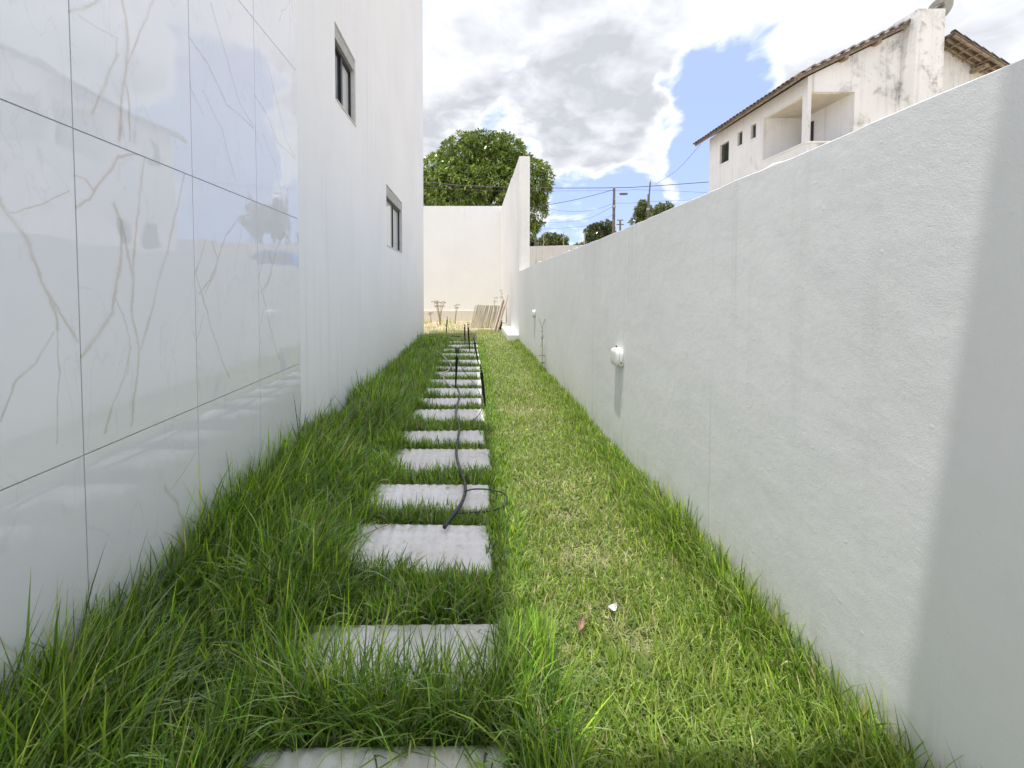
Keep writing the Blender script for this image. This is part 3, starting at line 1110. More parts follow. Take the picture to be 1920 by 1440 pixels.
    info = {'tall': ('tall_grass', 'tall lush green grass growing against the tiled house wall'), 'path': ('path_grass', 'green grass tufts between the stepping slabs'),
            'lawn': ('short_lawn', 'short mown lawn with straw patches right of the slabs'), 'edge': ('wall_grass', 'longer grass fringe along the foot of the right wall')}
    for k, lst in parts.items():
        Vs, Qs, Ts, Cs = [], [], [], []
        o_ = 0
        for (v, q, t, c) in lst:
            Vs.append(v)
            Qs.append(q + o_)
            Ts.append(t + o_)
            Cs.append(c)
            o_ += len(v)
        ob = np_mesh(info[k][0], np.concatenate(Vs), np.concatenate(Qs), np.concatenate(Ts), M['grass'], cols=np.clip(np.concatenate(Cs), 0.005, 0.8))
        tag(ob, info[k][1], 'grass', kind='stuff')


build_grass()

# ------------------------------------------------------------------ drip hose, tubes and sprinkler stakes


def ground_pts(pix, z=0.05):
    return [at_z(x, y, zz) for (x, y, zz) in [(p[0], p[1], p[2] if len(p) > 2 else z) for p in pix]]


hp = ground_pts([(833, 989, .064), (845, 972, .075), (862, 950, .09), (872, 925, .085), (871, 905, .08), (863, 882, .085), (857, 860, .07), (856, 842, .065), (859, 822, .085), (861, 800, .085), (855, 780, .075), (857, 760, .06), (862, 742, .05), (858, 728, .04)])
hp2 = smooth_curve(hp, 6)
mb = MB()
mb.tube(hp2, 0.0115, 12, caps=False)
inner = [hp2[0], hp2[0].lerp(hp2[3], 0.9)]
mb.tube(inner, 0.0088, 12, caps=False)
n0 = len(mb.v) - 24
for j in range(12):                              # annulus at the cut end
    mb.f.append((j, (j + 1) % 12, n0 + (j + 1) % 12, n0 + j))
o = mb.build('hose', M['hose'], smooth=True)
tag(o, 'thick black irrigation hose with an open end lying over the slabs', 'hose')
lp = ground_pts([(873, 921, .095), (890, 917, .10), (918, 918, .09), (942, 924, .085), (951, 935, .075), (944, 949, .065), (922, 957, .06), (895, 960, .055), (868, 962, .05), (850, 964, .03)])
o = MB().tube(smooth_curve(lp, 6), 0.0048, 8).build('drip_tube', M['hose'], smooth=True)
tag(o, 'thin black tube looping off the hose between the slabs', 'tube')
wp = ground_pts([(817, 657, .10), (827, 664, .08), (841, 678, .07), (845, 687, .07), (840, 695, .06), (829, 701, .06), (833, 711, .06), (842, 722, .05), (852, 730, .03)])
o = MB().tube(smooth_curve(wp, 6), 0.011, 8).build('white_tube', M['white_tube'], smooth=True)
tag(o, 'pale bent tube lying in the grass behind a stake', 'tube')
q0, q1 = at_z(806, 627, .05), at_z(863, 631, .05)
o = MB().tube([q0, (q0 + q1) / 2, q1], 0.014, 8).build('pipe', M['hose'], smooth=True)
tag(o, 'straight dark pipe lying across the yellow grass at the far end', 'pipe')


def make_stake(base_px, top_px, label, frame=False, tube=None):
    b = at_z(base_px[0], base_px[1], 0.02)
    t = at_y(top_px[0], top_px[1], b.y + 0.03)
    ax = (t - b)
    h = ax.length
    e = empty('sprinkler_stake', (b.x, b.y, 0.0))
    e.rotation_euler = ax.to_track_quat('Z', 'Y').to_euler()
    # ribbed spike: cross-shaped profile, narrow at the foot
    mb = MB()
    hs = h * 0.80
    for k, (ww, dd) in enumerate(((1.0, 0.28), (0.28, 1.0))):
        i = len(mb.v)
        for (z, r) in ((-0.04, .004), (hs * .3, .0125), (hs, .0185)):
            mb.v += [(-r * ww, -r * dd, z), (r * ww, -r * dd, z), (r * ww, r * dd, z), (-r * ww, r * dd, z)]
        for a in range(2):
            for j in range(4):
                mb.f.append((i + a * 4 + j, i + a * 4 + (j + 1) % 4, i + a * 4 + 4 + (j + 1) % 4, i + a * 4 + 4 + j))
        mb.f.append((i, i + 1, i + 2, i + 3))
        mb.f.append((i + 8, i + 9, i + 10, i + 11))
    mb.build('spike', M['black_plastic'], e)
    MB().tube([(0, 0, hs), (0, 0, hs + .012), (0, 0, hs + .013), (0, 0, hs + .03)], [.024, .024, .014, .012], 10).build('collar', M['black_plastic'], e)
    z = hs + .03
    s = h - z
    hd = MB()
    if frame:
        r = 0.030
        hd.tube([(0, 0, z), (0, 0, z + s * .3)], .006, 8)
        z2 = z + s * .3
        hh = max(0.075, s * .7)
        hd.box(-r, r, -.006, .006, z2, z2 + .009)
        hd.box(-r, r, -.006, .006, z2 + hh - .009, z2 + hh)
        hd.box(-r, -r + .008, -.0055, .0055, z2 + .009, z2 + hh - .009)
        hd.box(r - .008, r, -.0055, .0055, z2 + .009, z2 + hh - .009)
        head = hd.build('sprinkler_head', M['black_plastic'], e)
        MB().tube([(0, 0, z2 + .009), (0, 0, z2 + .03), (0, 0, z2 + .032), (0, 0, z2 + .05), (0, 0, z2 + .052), (0, 0, z2 + hh - .009)], [.008, .006, .017, .017, .008, .006], 10).build('rotor', M['black_plastic'], head)
    else:
        hd.tube([(0, 0, z), (0, 0, z + s * .35), (0, 0, z + s * .36), (0, 0, z + s * .55), (0, 0, z + s * .56), (0, 0, h)], [.006, .006, .014, .014, .006, .004], 10)
        hd.box(-.016, .016, -.004, .004, z + s * .75, z + s * .80)
        hd.build('sprinkler_head', M['black_plastic'], e)
    if tube:
        inv = e.matrix_basis.inverted()
        tp = [inv @ p for p in ground_pts(tube)] if False else None
        Mx = Matrix.Translation(e.location) @ e.rotation_euler.to_matrix().to_4x4()
        inv = Mx.inverted()
        pts = [Vector((0.0, -0.004, z))] + [inv @ at_z(x, y, zz) for (x, y, zz) in tube]
        MB().tube(smooth_curve(pts, 6), 0.0042, 7).build('feed_tube', M['hose'], e, smooth=True)
    tag(e, label, 'sprinkler', 'sprinkler stakes along the slabs')
    return e


make_stake((911, 768), (901, 680), 'nearest black sprinkler stake, right edge of the slabs', tube=[(904, 735, .22), (905, 760, .11), (898, 778, .07), (886, 788, .05), (870, 793, .04)])
make_stake((854, 731), (857, 652), 'black sprinkler stake with a square framed head, middle of the slabs', True, tube=[(866, 690, .34), (880, 708, .22), (893, 725, .13), (902, 745, .07), (904, 758, .03)])
make_stake((898, 686), (888, 630), 'black stake just behind the nearest one, right edge of slabs', tube=[(891, 655, .33), (887, 670, .18), (880, 684, .07), (868, 690, .04)])
make_stake((881, 661), (877, 602), 'tall thin black stake in the middle of the far group', tube=[(881, 620, .50), (889, 630, .42), (894, 636, .36)])
make_stake((872, 648), (871, 605), 'black stake leftmost of the far pair, in front of the boards', tube=[(870, 628, .30), (866, 640, .15), (860, 655, .05)])
make_stake((836, 629), (839, 592), 'lone black stake in the yellow grass before the end wall')

# ------------------------------------------------------------------ boards, plank, pipe and bin by the tall wall
YB = 14.5
bl, br = at_y(880.5, 617, YB), at_y(929, 617, YB)
NB = 12
tilt = math.atan2(10.0, 43.0)
bw = (br.x - bl.x) / NB
for i in range(NB):
    h = 0.86 + random.uniform(-.012, .012) - 0.02 * (i / NB)
    w_ = bw * math.cos(tilt) * random.uniform(0.70, 0.96)
    mb = MB()
    mb.box(-w_ / 2, w_ / 2, -.012, .012, 0, h)
    o = mb.build('board', M['board'], bevel=0.003)
    o.location = (bl.x + bw * (i + .5), YB + random.uniform(0, .045), 0.015)
    o.rotation_euler = (R(-6) + random.uniform(-.03, .03), tilt + random.uniform(-.012, .012), random.uniform(-.15, .15))
    lab = {0: 'leftmost weathered board of the leaning row', NB - 1: 'rightmost weathered board of the leaning row'}.get(i, 'weathered wooden board, %s from the left in the leaning row' % ORD[i])
    tag(o, lab, 'board', 'boards leaning in a row at the far end')
    o['group'] = 'boards leaning in a row at the far end'

def plank(b, t, wd, th, mat, label):
    b, t = Vector(b), Vector(t)
    ax = t - b
    mb = MB()
    mb.box(-wd / 2, wd / 2, -th / 2, th / 2, 0, ax.length)
    o = mb.build('plank', mat, bevel=0.004)
    o.location = b
    o.rotation_euler = ax.to_track_quat('Z', 'Y').to_euler()
    return tag(o, label, 'plank', 'planks leaning on the tall wall')


pb, pt = at_y(932.5, 621, 13.5), at_y(952, 553, 13.75)
plank((pb.x, pb.y, .02), pt, 0.085, 0.03, M['board'], 'long weathered plank leaning on the tall wall, the right one')
pb, pt = at_y(928.5, 622, 13.40), at_y(945, 563, 13.62)
plank((pb.x, pb.y, .02), pt, 0.035, 0.03, M['red_board'], 'narrow reddish plank edge leaning beside the long plank')
pb, pt = at_y(926, 619, 13.62), at_y(943, 560, 13.86)
plank((pb.x, pb.y, .02), pt, 0.05, 0.025, M['pale_board'], 'pale plank leaning, the left one of the three')
a, b_, c_ = at_y(949.5, 562, 14.6), at_y(949.5, 605, 14.6), at_y(939, 605.5, 14.6)
o = MB().tube([a, b_ + Vector((0, 0, .03)), b_, b_ - Vector((.03, 0, 0)), c_], 0.022, 8).build('drain_pipe', M['grey_metal'], smooth=True)
tag(o, 'bent grey pipe on the wall behind the leaning plank', 'pipe')
b_ = at_y(938.5, 623, 13.9)
mb = MB()
mb.tube([(0, 0, 0), (0, 0, .3), (0, 0, .32), (0, 0, .34)], [.055, .065, .07, .07], 14)
o = mb.build('bucket', M['black_plastic'])
o.location = (b_.x, 13.98, 0.0)
tag(o, 'small black bin behind the leaning plank', 'bin')

# ------------------------------------------------------------------ small plants and litter


def leaf_into(mb, p, d, ln, wd, droop=0.3):
    d = Vector(d).normalized()
    s = d.cross(Vector((0, 0, 1)))
    s = s.normalized() if s.length > 1e-3 else Vector((1, 0, 0))
    m_ = p + d * ln * .5
    e_ = p + d * ln - Vector((0, 0, droop * ln))
    i = len(mb.v)
    mb.v += [tuple(p), tuple(m_ + s * wd / 2), tuple(e_), tuple(m_ - s * wd / 2)]
    mb.f.append((i, i + 1, i + 2, i + 3))


def weed():
    e = empty('weed')
    b = at_x(1016, 712, XR - 0.06)
    sc = b.y / F
    e.location = (b.x, b.y, 0)
    H = (712 - 612) * sc
    mb = MB()
    mb.tube([(0, 0, 0), (.005, 0, H * .35), (0, .01, H * .62), (.004, 0, H * .8)], [.006, .0055, .005, .004], 6)
    mb.tube([(0, .01, H * .8), (-.02, .02, H * .9), (-.05, .03, H * .98)], .0035, 5)
    mb.tube([(0, .01, H * .8), (.02, .0, H * .9), (.045, -.01, H * .99)], .0035, 5)
    mb.tube([(0, .005, H * .58), (.03, .02, H * .68)], .0035, 5)
    mb.build('stem', M['weed_stem'], e)
    rg = random.Random(3)
    for (z, n, ln) in ((.06, 4, .07), (.16, 4, .07), (.30, 5, .075), (.48, 3, .05), (.64, 3, .035), (.76, 4, .045), (.93, 3, .03), (.99, 4, .03)):
        for k in range(n):
            m2 = MB()
            an = rg.random() * 6.28
            x0 = (-.05 if k % 2 else .045) if z > .9 else 0
            leaf_into(m2, Vector((x0 * (z > .9), 0.01, H * z)), (math.cos(an) - .3, math.sin(an), .15), ln, ln * .55)
            m2.build('leaf', M['weed_leaf'], e, fix=False)
    return tag(e, 'thin weed with small leaves growing up the right wall', 'weed')


weed()


def dead_shrub(px, py, top, y, label, spread, n):
    b = at_y(px, py, y)
    e = empty('dry_shrub', (b.x, y, 0))
    H = at_y(px, top, y).z
    rg = random.Random(int(px))
    mb = MB()
    tips = []
    for k in range(n):
        a = rg.uniform(-1, 1) * spread
        pts = [(rg.uniform(-.03, .03), 0, 0), (a * .25, rg.uniform(-.05, .05), H * .45), (a * .7, rg.uniform(-.1, .1), H * .8), (a, rg.uniform(-.1, .1), H * rg.uniform(.9, 1.02))]
        mb.tube(smooth_curve(pts, 3), [.016 * (1 - .075 * i) for i in range(10)], 5)
        tips += [pts[-1], pts[-2]]
    mb.build('stem', M['dry_stem'], e)
    m2 = MB()
    for t in tips:
        for k in range(7):
            an = rg.random() * 6.28
            leaf_into(m2, Vector(t), (math.cos(an), math.sin(an), rg.uniform(-.3, .6)), .11, .035)
    m2.build('dry_leaves', M['dry_stem'], e, fix=False)
    return tag(e, label, 'shrub', 'dry shrubs before the end wall')


dead_shrub(825, 606, 565, 16.2, 'tallest dry branching shrub before the end wall', .26, 7)
dead_shrub(854, 604, 570, 16.6, 'thin dry stem with a tuft of leaves left of the boards', .12, 2)
dead_shrub(808, 607, 585, 17.0, 'low dry stem nearest the house corner', .05, 2)
dead_shrub(925, 605, 555, 17.2, 'tall thin bare stem rising behind the boards', .10, 1)
dead_shrub(944, 600, 545, 17.4, 'wispy stem behind the leaning plank by the wall corner', .12, 2)


def low_weeds():
    rng = np.random.default_rng(5)
    n = 5200
    x = rng.uniform(-5.0, 1.1, n)
    y = rng.uniform(13.9, 18.6, n)
    cl = clump_noise(x, y, 3.0, 41)
    ok = (rng.random(n) < np.clip(0.35 + 0.5 * cl, 0.03, 1)) & ((y > 14.9) | (x < bl.x - 0.1))
    x, y = x[ok], y[ok]
    n = len(x)
    L = rng.uniform(.06, .22, n) * np.clip(1 + .5 * clump_noise(x, y, 3.0, 41), .4, 1.8)
    c = pick(rng, LAWN * 1.1, n, 0.5)
    v, q, t, cc = blades(rng, np.stack([x, y, np.full(n, -.05)], -1), L, rng.uniform(.012, .024, n), rng.uniform(0, 6.28, n), np.abs(rng.normal(.4, .3, n)), np.abs(rng.normal(.6, .4, n)), c, 2)
    tag(np_mesh('dry_weeds', v, q, t, M['grass'], cols=np.clip(cc, .01, .8)), 'dry yellow weeds on the bare earth before the end wall', 'weeds', kind='stuff')


low_weeds()


def curled_leaf(px, py, ln, wd, rot, mat, name, label, cat):
    p = at_z(px, py, .045)
    V, Fc = [], []
    for i in range(7):
        t = i / 6
        w_ = wd * math.sin(math.pi * min(max(t, .06), .96)) ** .8
        for j in range(5):
            s = j / 4 - .5
            V.append((ln * (t - .5), w_ * s, .012 * math.cos(s * 3.5) * -1 + .016 * (t - .5) ** 2 * 4 + .012))
    for i in range(6):
        for j in range(4):
            a = i * 5 + j
            Fc.append((a, a + 1, a + 6, a + 5))
    mb = MB()
    mb.v, mb.f = V, Fc
    o = mb.build(name, mat, smooth=True)
    o.location = p
    o.rotation_euler = (R(8), R(-15), rot)
    return tag(o, label, cat)


curled_leaf(1089, 1175, .07, .026, R(60), M['dry_leaf'], 'fallen_leaf', 'curled brown fallen leaf on the near lawn', 'leaf')
curled_leaf(1151, 1144, .04, .03, R(10), M['litter'], 'paper_scrap', 'small white scrap lying on the near lawn', 'scrap')
curled_leaf(580, 992, .09, .03, R(-15), M['dry_leaf'], 'fallen_leaf', 'pale brown leaf caught in the tall grass left of the slabs', 'leaf')
tp = ground_pts([(672, 1011, .052), (690, 1000, .056), (712, 990, .058), (735, 981, .052)])
o = MB().tube(smooth_curve(tp, 5), .0025, 6).build('dry_twig', M['dry_leaf'], smooth=True)
tag(o, 'thin brown twig across the corner of the third slab', 'twig')

# ------------------------------------------------------------------ neighbour's house
YH = 13.0
XH = at_y(1511, 300, YH).x


def villa():
    e = empty('neighbour_house', (XH, YH, UP))
    e.location = (0, 0, 0)
    tag(e, 'old stained white two-storey house with tiled gable roof behind the right wall', 'house')
    YF = at_x(1330, 300, XH).y
    X1 = 18.2
    zl = at_y(1511, 172, YH).z              # lintel of the balcony
    zp = at_y(1500, 268, YH).z              # parapet top
    yi = at_x(1430, 250, XH).y              # inner end of the balcony
    xi = at_y(1602, 200, YH).x
    ze = at_y(1512, 143, YH).z              # eaves

    def wh(xa, xb, ya, yb):
        A, B = at_x(xa, ya, XH), at_x(xb, yb, XH)
        return (B.y, A.y, at_x((xa + xb) / 2, yb, XH).z, at_x((xa + xb) / 2, ya, XH).z)
    wins = [wh(1350, 1366, 268, 305), wh(1383, 1391.5, 247, 273), wh(1408, 1417, 233, 260)]
    yy = wins[0]
    low = [(yy[0] - 1.6, yy[1] - 1.6, 3.1, 4.1), (yy[0] - .3, yy[1] - .3, 3.1, 4.1)]
    zf = zp - 1.0
    T = 0.16
    # side wall (faces the passage)
    mb = MB()
    wall_faces(mb, 'x', XH, YH, YF, UP - .1, ze, [(h[0], h[1], h[2], h[3], .12) for h in wins + low] + [(YH + .2, yi, zp, zl, T)], .12, 1)
    mb.quad((XH, YF, UP - .1), (X1, YF, UP - .1), (X1, YF, ze), (XH, YF, ze))
    mb.quad((X1, YH, UP - .1), (X1, YF, UP - .1), (X1, YF, ze), (X1, YH, ze))
    # parapet backs
    mb.quad((XH + T, YH + .2, zf), (XH + T, yi, zf), (XH + T, yi, zp), (XH + T, YH + .2, zp))
    mb.build('side_wall', M['villa'], e)
    # gable wall (faces the camera)
    ax, az = 14.45, at_y(1722, 34, YH).z + 0.12
    y0l, y0r, y1 = YH - .22, YH - .50, YF + .45
    r1, r2 = at_y(1778, 52, y0r), at_y(1900, 128, y0r)
    sr = (r1.z - r2.z) / (r2.x - r1.x)
    azr = r1.z + sr * (r1.x - ax) - .14

    def zr(x):
        return azr + .08 - (x - ax) * sr
    mb = MB()
    wall_faces(mb, 'y', YH, XH, X1, UP - .1, ze, [(XH + .12, xi, zp, zl, T)], T, 1)
    mb.quad((XH, YH, ze), (X1, YH, ze), (X1, YH, max(ze, zr(X1))), (ax, YH, zr(ax)), (ax - .01, YH, az))
    mb.quad((XH + .12, YH + T, zf), (xi, YH + T, zf), (xi, YH + T, zp), (XH + .12, YH + T, zp))
    mb.build('gable_wall', M['villa_mould'], e)
    # balcony room
    mb = MB()
    mb.quad((xi, YH + T, zf), (xi, yi, zf), (xi, yi, zl), (xi, YH + T, zl))
    mb.quad((XH + T, yi, zf), (xi, yi, zf), (xi, yi, zl), (XH + T, yi, zl))
    mb.quad((XH + T, YH + T, zf), (xi, YH + T, zf), (xi, yi, zf), (XH + T, yi, zf))
    bal = mb.build('balcony', M['villa'], e)
    mb = MB()
    mb.quad((XH + .01, YH + .01, zl + .002), (xi, YH + .01, zl + .002), (xi, yi, zl + .002), (XH + .01, yi, zl + .002))
    mb.build('ceiling', M['ceiling'], bal)
    MB().box(xi - .04, xi - .004, yi - .45, yi - .08, zf + .01, zl - .28).build('door', M['black_metal'], bal)
    MB().box(XH - .03, XH + T + .03, YH - .03, yi, zp + .002, zp + .05).build('coping', M['villa'], e)
    MB().box(XH + T + .032, xi, YH - .028, YH + T + .03, zp + .002, zp + .05).build('coping', M['villa'], e)
    for h in wins + low:
        fr = MB()
        X = XH + .08
        t = .05
        fr.box(X, X + .04, h[0], h[0] + t, h[2], h[3])
        fr.box(X, X + .04, h[1] - t, h[1], h[2], h[3])
        fr.box(X, X + .04, h[0] + t, h[1] - t, h[2], h[2] + t)
        fr.box(X, X + .04, h[0] + t, h[1] - t, h[3] - t, h[3])
        wn = fr.build('window', M['pole'], e)
        MB().box(X + .015, X + .025, h[0] + t, h[1] - t, h[2] + t, h[3] - t).build('pane', M['dark_glass'], wn)
        MB().box(XH - .035, X - .002, h[0] - .04, h[1] + .04, h[2] - .06, h[2] - .003).build('sill', M['villa'], wn)
    # roof: two slopes, tiles overlapping in courses, seen mostly edge-on
    sl = (az - ze) / (ax - XH)
    EA = .45
    rf = MB()
    th = .05
    xl = XH - EA
    zle = ze - EA * sl
    up = .11
    rf.v = [(xl, y0l, zle + up), (ax, y0l, az + up), (ax, y1, az + up), (xl, y1, zle + up)]
    rf.v += [(x, y, z + th) for (x, y, z) in rf.v]
    rf.f = [(0, 1, 2, 3), (4, 7, 6, 5), (0, 4, 5, 1), (1, 5, 6, 2), (2, 6, 7, 3), (3, 7, 4, 0)]
    i = len(rf.v)
    xr = X1 + EA
    zre = azr - (xr - ax) * sr
    v2 = [(ax + .004, y0r, azr + up), (xr, y0r, zre + up), (xr, y1, zre + up), (ax + .004, y1, azr + up)]
    rf.v += v2 + [(x, y, z + th) for (x, y, z) in v2]
    rf.f += [tuple(i + k for k in f) for f in [(0, 1, 2, 3), (4, 7, 6, 5), (0, 4, 5, 1), (1, 5, 6, 2), (2, 6, 7, 3), (3, 7, 4, 0)]]
    roof = rf.build('roof', M['roof_tile'], e)
    # roof tiles along the verges (each course ends in one tile) and along the eaves
    tl = .40
    tm = MB()
    V = []
    for x in (0, tl):
        for k in range(7):
            an = math.pi * k / 6
            V.append((x, -math.cos(an) * .085 * (1 if x else .86), math.sin(an) * .055 + (0.045 if x == 0 else 0.0)))
    for x in (0, tl):
        for k in range(7):
            an = math.pi * k / 6
            V.append((x, -math.cos(an) * .072 * (1 if x else .86), math.sin(an) * .042 + (0.045 if x == 0 else 0.0)))
    Fc = [(k, k + 1, k + 8, k + 7) for k in range(6)] + [(14 + k, 21 + k, 22 + k, 15 + k) for k in range(6)]
    Fc += [(7 + k, 8 + k, 22 + k, 21 + k) for k in range(6)] + [(k, 14 + k, 15 + k, k + 1) for k in range(6)]
    tm.v, tm.f = V, Fc
    proto = tm.build('roof_tile', M['roof_tile'], roof, smooth=False)
    me = proto.data
    first = [True]

    def put(x, y, z, rz, ry):
        t = proto if first[0] else link('roof_tile', me, None, roof)
        first[0] = False
        t.location = (x, y, z + random.uniform(-.006, .006))
        t.rotation_euler = (random.uniform(-.03, .03), ry, rz + random.uniform(-.03, .03))
    al, ar = math.atan(sl), math.atan(sr)
    n = int((ax - xl) / math.cos(al) / .33)
    for k in range(n):                                    # left verge, tiles pointing down the slope (-x)
        d = .33 * k
        x = ax - d * math.cos(al)
        put(x, y0l + .07, az + up + th - d * math.sin(al) + .0, math.pi, al)
    n = int((xr - ax) / math.cos(ar) / .33)
    for k in range(n):
        d = .33 * k
        x = ax + d * math.cos(ar)
        put(x, y0r + .07, azr + up + th - d * math.sin(ar), 0, ar)
    for k in range(int((y1 - y0l) / .19)):                # eaves row
        y = y0l + .26 + k * .19
        put(xl + tl * .82, y, zle + up + th + tl * .82 * sl, math.pi, al)
    # rafters and battens under the verges
    for k in range(4):
        y = (y0l + .06, y0l + .16)[k % 2] if k < 2 else None
        if y is None:
            continue
        mbx = MB()
        Lr = math.hypot(ax - xl, az - zle)
        mbx.box(0, Lr, -.025, .025, -.055, 0)
        o = mbx.build('rafter', M['rafter'], e)
        o.location = (xl, y, zle + up - .004)
        o.rotation_euler = (0, -al, 0)
    for y in (y0r + .04, y0r + .22, y0r + .40):
        mbx = MB()
        Lr = math.hypot(xr - ax, azr - zre)
        mbx.box(.05, Lr, -.025, .025, -.06, 0)
        o = mbx.build('rafter', M['rafter'], e)
        o.location = (ax, y, azr + up - .004)
        o.rotation_euler = (0, ar, 0)
    bt = MB()
    bt.box(-.02, .02, 0, .50, -.03, 0)
    bm_ = None
    for k in range(1, 14):
        d = .33 * k
        if bm_ is None:
            o = bt.build('batten', M['rafter'], e)
            bm_ = o.data
        else:
            o = link('batten', bm_, None, e)
        o.location = (ax + d * math.cos(ar), y0r + .03, azr + up - .066 - d * math.sin(ar))
        o.rotation_euler = (0, ar, 0)
    pm = None
    for (x, side) in ((11.5, 0), (12.5, 0), (13.5, 0), (15.6, 1), (16.9, 1)):          # purlin ends poking out of the gable
        z = (azr if side else az) - abs(x - ax) * (sr if side else sl) + up - (.16 if side else .06)
        y_ = y0r + .1 if side else y0l + .01
        o = MB().box(x - .06, x + .06, y_, YH + .1, z - .11, z).build('purlin', M['rafter'], e)
    # eaves board
    o = MB().box(xl + .03, xl + .07, y0l + .05, y1 - .02, zle + up - .07, zle + up + .01).build('eaves_board', M['rafter'], e)
    # chimney-like pier in front of the gable
    yc = YH - .42
    c0, c1 = at_y(1722, 16, yc), at_y(1773, 18, yc)
    cb0, cb1 = at_y(1708, 240, yc), at_y(1768, 200, yc)
    zt = c0.z
    zb = UP - .1
    k = (c0.x - cb0.x) / (zt - cb0.z)
    xb0 = c0.x - k * (zt - zb) * 0.7
    mb = MB()
    mb.v = [(xb0, yc, zb), (c1.x, yc, zb), (c1.x, YH - .004, zb), (xb0 - .1, YH - .004, zb), (c0.x, yc, zt), (c1.x, yc, zt), (c1.x, YH + .5, zt), (c0.x, YH + .5, zt)]
    mb.v[2] = (c1.x, YH + .5, zb)
    mb.v[3] = (xb0 - .02, YH + .5, zb)
    mb.f = [(0, 1, 5, 4), (1, 2, 6, 5), (2, 3, 7, 6), (3, 0, 4, 7), (4, 5, 6, 7), (0, 3, 2, 1)]
    mb.build('chimney_pier', M['pier'], e)
    return c1.x, zt, yc


dx, dz, dy = villa()


def dish():
    e = empty('satellite_dish', (dx + .02, dy + .25, dz - .25))
    mb = MB()
    mb.tube(smooth_curve([(-.03, 0, 0), (.08, 0, .08), (.16, 0, .22), (.15, 0, .42)], 4), .022, 8)
    mb.build('mast', M['white_plastic'], e)
    V, Fc = [], []
    n, rg = 24, 5
    for k in range(rg + 1):
        r = .33 * k / rg
        for j in range(n):
            an = 2 * math.pi * j / n
            V.append((r * math.cos(an), r * math.sin(an) * 1.08, .55 * r * r))
    for k in range(rg):
        for j in range(n):
            Fc.append((k * n + j, k * n + (j + 1) % n, (k + 1) * n + (j + 1) % n, (k + 1) * n + j))
    mb = MB()
    mb.v, mb.f = V, Fc
    o = mb.build('reflector', M['dish'], e, smooth=True)
    md = o.modifiers.new('thick', 'SOLIDIFY')
    md.thickness = .012
    o.location = (.17, .04, .43)
    o.rotation_euler = (R(-58), R(14), 0)
    MB().box(-.05, .05, -.05, .05, -.03, .0).build('bracket', M['grey_metal'], o)
    tag(e, "grey satellite dish on top of the old house's chimney pier", 'dish')


dish()

# ------------------------------------------------------------------ trees


def make_tree(name, base, crown_c, lobes, n_ros, leaf, pal, seed, label, cat='tree', group=None, trunk_r=.25, per=7, inner=0.25):
    """lobes: (dx,dy,dz,rx,ry,rz) relative to crown_c"""
    rng = np.random.default_rng(seed)
    e = empty(name, base)
    cc = np.array(crown_c) - np.array(base)
    vol = np.array([l[3] * l[4] + l[4] * l[5] for l in lobes])
    cnt = (vol / vol.sum() * n_ros).astype(int)
    P, N, B = [], [], []
    for (dx_, dy_, dz_, rx, ry, rz), c in zip(lobes, cnt):
        d = rng.normal(0, 1, (c, 3))
        d /= np.linalg.norm(d, axis=1)[:, None]
        rr = np.where(rng.random(c) < inner, rng.uniform(.45, .9, c), rng.uniform(.88, 1.06, c))
        bump_ = 1 + .10 * np.sin(d[:, 0] * 6 + seed) * np.sin(d[:, 1] * 5 + 1) * np.sin(d[:, 2] * 7 + 2)
        p = np.array([dx_, dy_, dz_]) + d * np.array([rx, ry, rz]) * (rr * bump_)[:, None]
        P.append(p)
        N.append(d)
        B.append(np.full(c, rng.normal(0, .10)))
    P, N, B = np.concatenate(P) + cc, np.concatenate(N), np.concatenate(B)
    keep = P[:, 2] > 0.2
    P, N, B = P[keep], N[keep], B[keep]
    n = len(P)
    # rosettes: leaves radiate from the twig end and droop
    P = np.repeat(P, per, 0)
    N = np.repeat(N, per, 0)
    tone = np.repeat(np.exp(B + rng.normal(0, .22, n)), per)
    m = n * per
    a = N + rng.normal(0, .75, (m, 3))
    a[:, 2] -= .25
    a /= np.linalg.norm(a, axis=1)[:, None]
    s = np.cross(a, rng.normal(0, 1, (m, 3)) * .6 + np.array([0, 0, 1.0]))
    s /= np.linalg.norm(s, axis=1)[:, None] + 1e-6
    L = leaf * rng.uniform(.7, 1.3, m)
    W = L * rng.uniform(.22, .34, m)
    mid = P + a * (L * .5)[:, None]
    tip = P + a * L[:, None]
    tip[:, 2] -= L * .22
    V = np.stack([P, mid + s * W[:, None] / 2, tip, mid - s * W[:, None] / 2], 1).reshape(-1, 3)
    Q = (np.arange(m) * 4)[:, None] + np.arange(4)[None]
    pal = np.array(pal)
    C = pal[rng.integers(0, len(pal), m)] * (tone * rng.lognormal(0, .12, m))[:, None]
    C = np.repeat(C, 4, 0)
    np_mesh('crown', V, Q, np.zeros((0, 3), int), M['foliage'], e, cols=np.clip(C, .004, .6))
    mb = MB()
    top = Vector(cc)
    mb.tube([(0, 0, -.1), (trunk_r * .3, 0, cc[2] * .35), tuple(top * .7 + Vector((0, 0, 0)))], [trunk_r * 1.3, trunk_r, trunk_r * .7], 9)
    mb.build('trunk', M['bark'], e, smooth=True)
    mb = MB()
    for l in lobes:
        t = Vector((l[0], l[1], l[2])) + top
        mid_ = top * .7
        mb.tube(smooth_curve([top * .62, mid_ * .6 + t * .4 + Vector((0, 0, -.2)), t], 3), [trunk_r * .5 * (1 - .12 * k) for k in range(7)], 6)
    mb.build('limb', M['bark'], e, smooth=True)
    return tag(e, label, cat, group)


MANGO = [(.12, .20, .025), (.17, .26, .03), (.085, .15, .022), (.26, .34, .055), (.34, .40, .09)]
DARK = [(.07, .105, .035), (.10, .14, .04), (.055, .085, .03), (.15, .18, .06)]
YM = 31.0
sc_ = YM / F


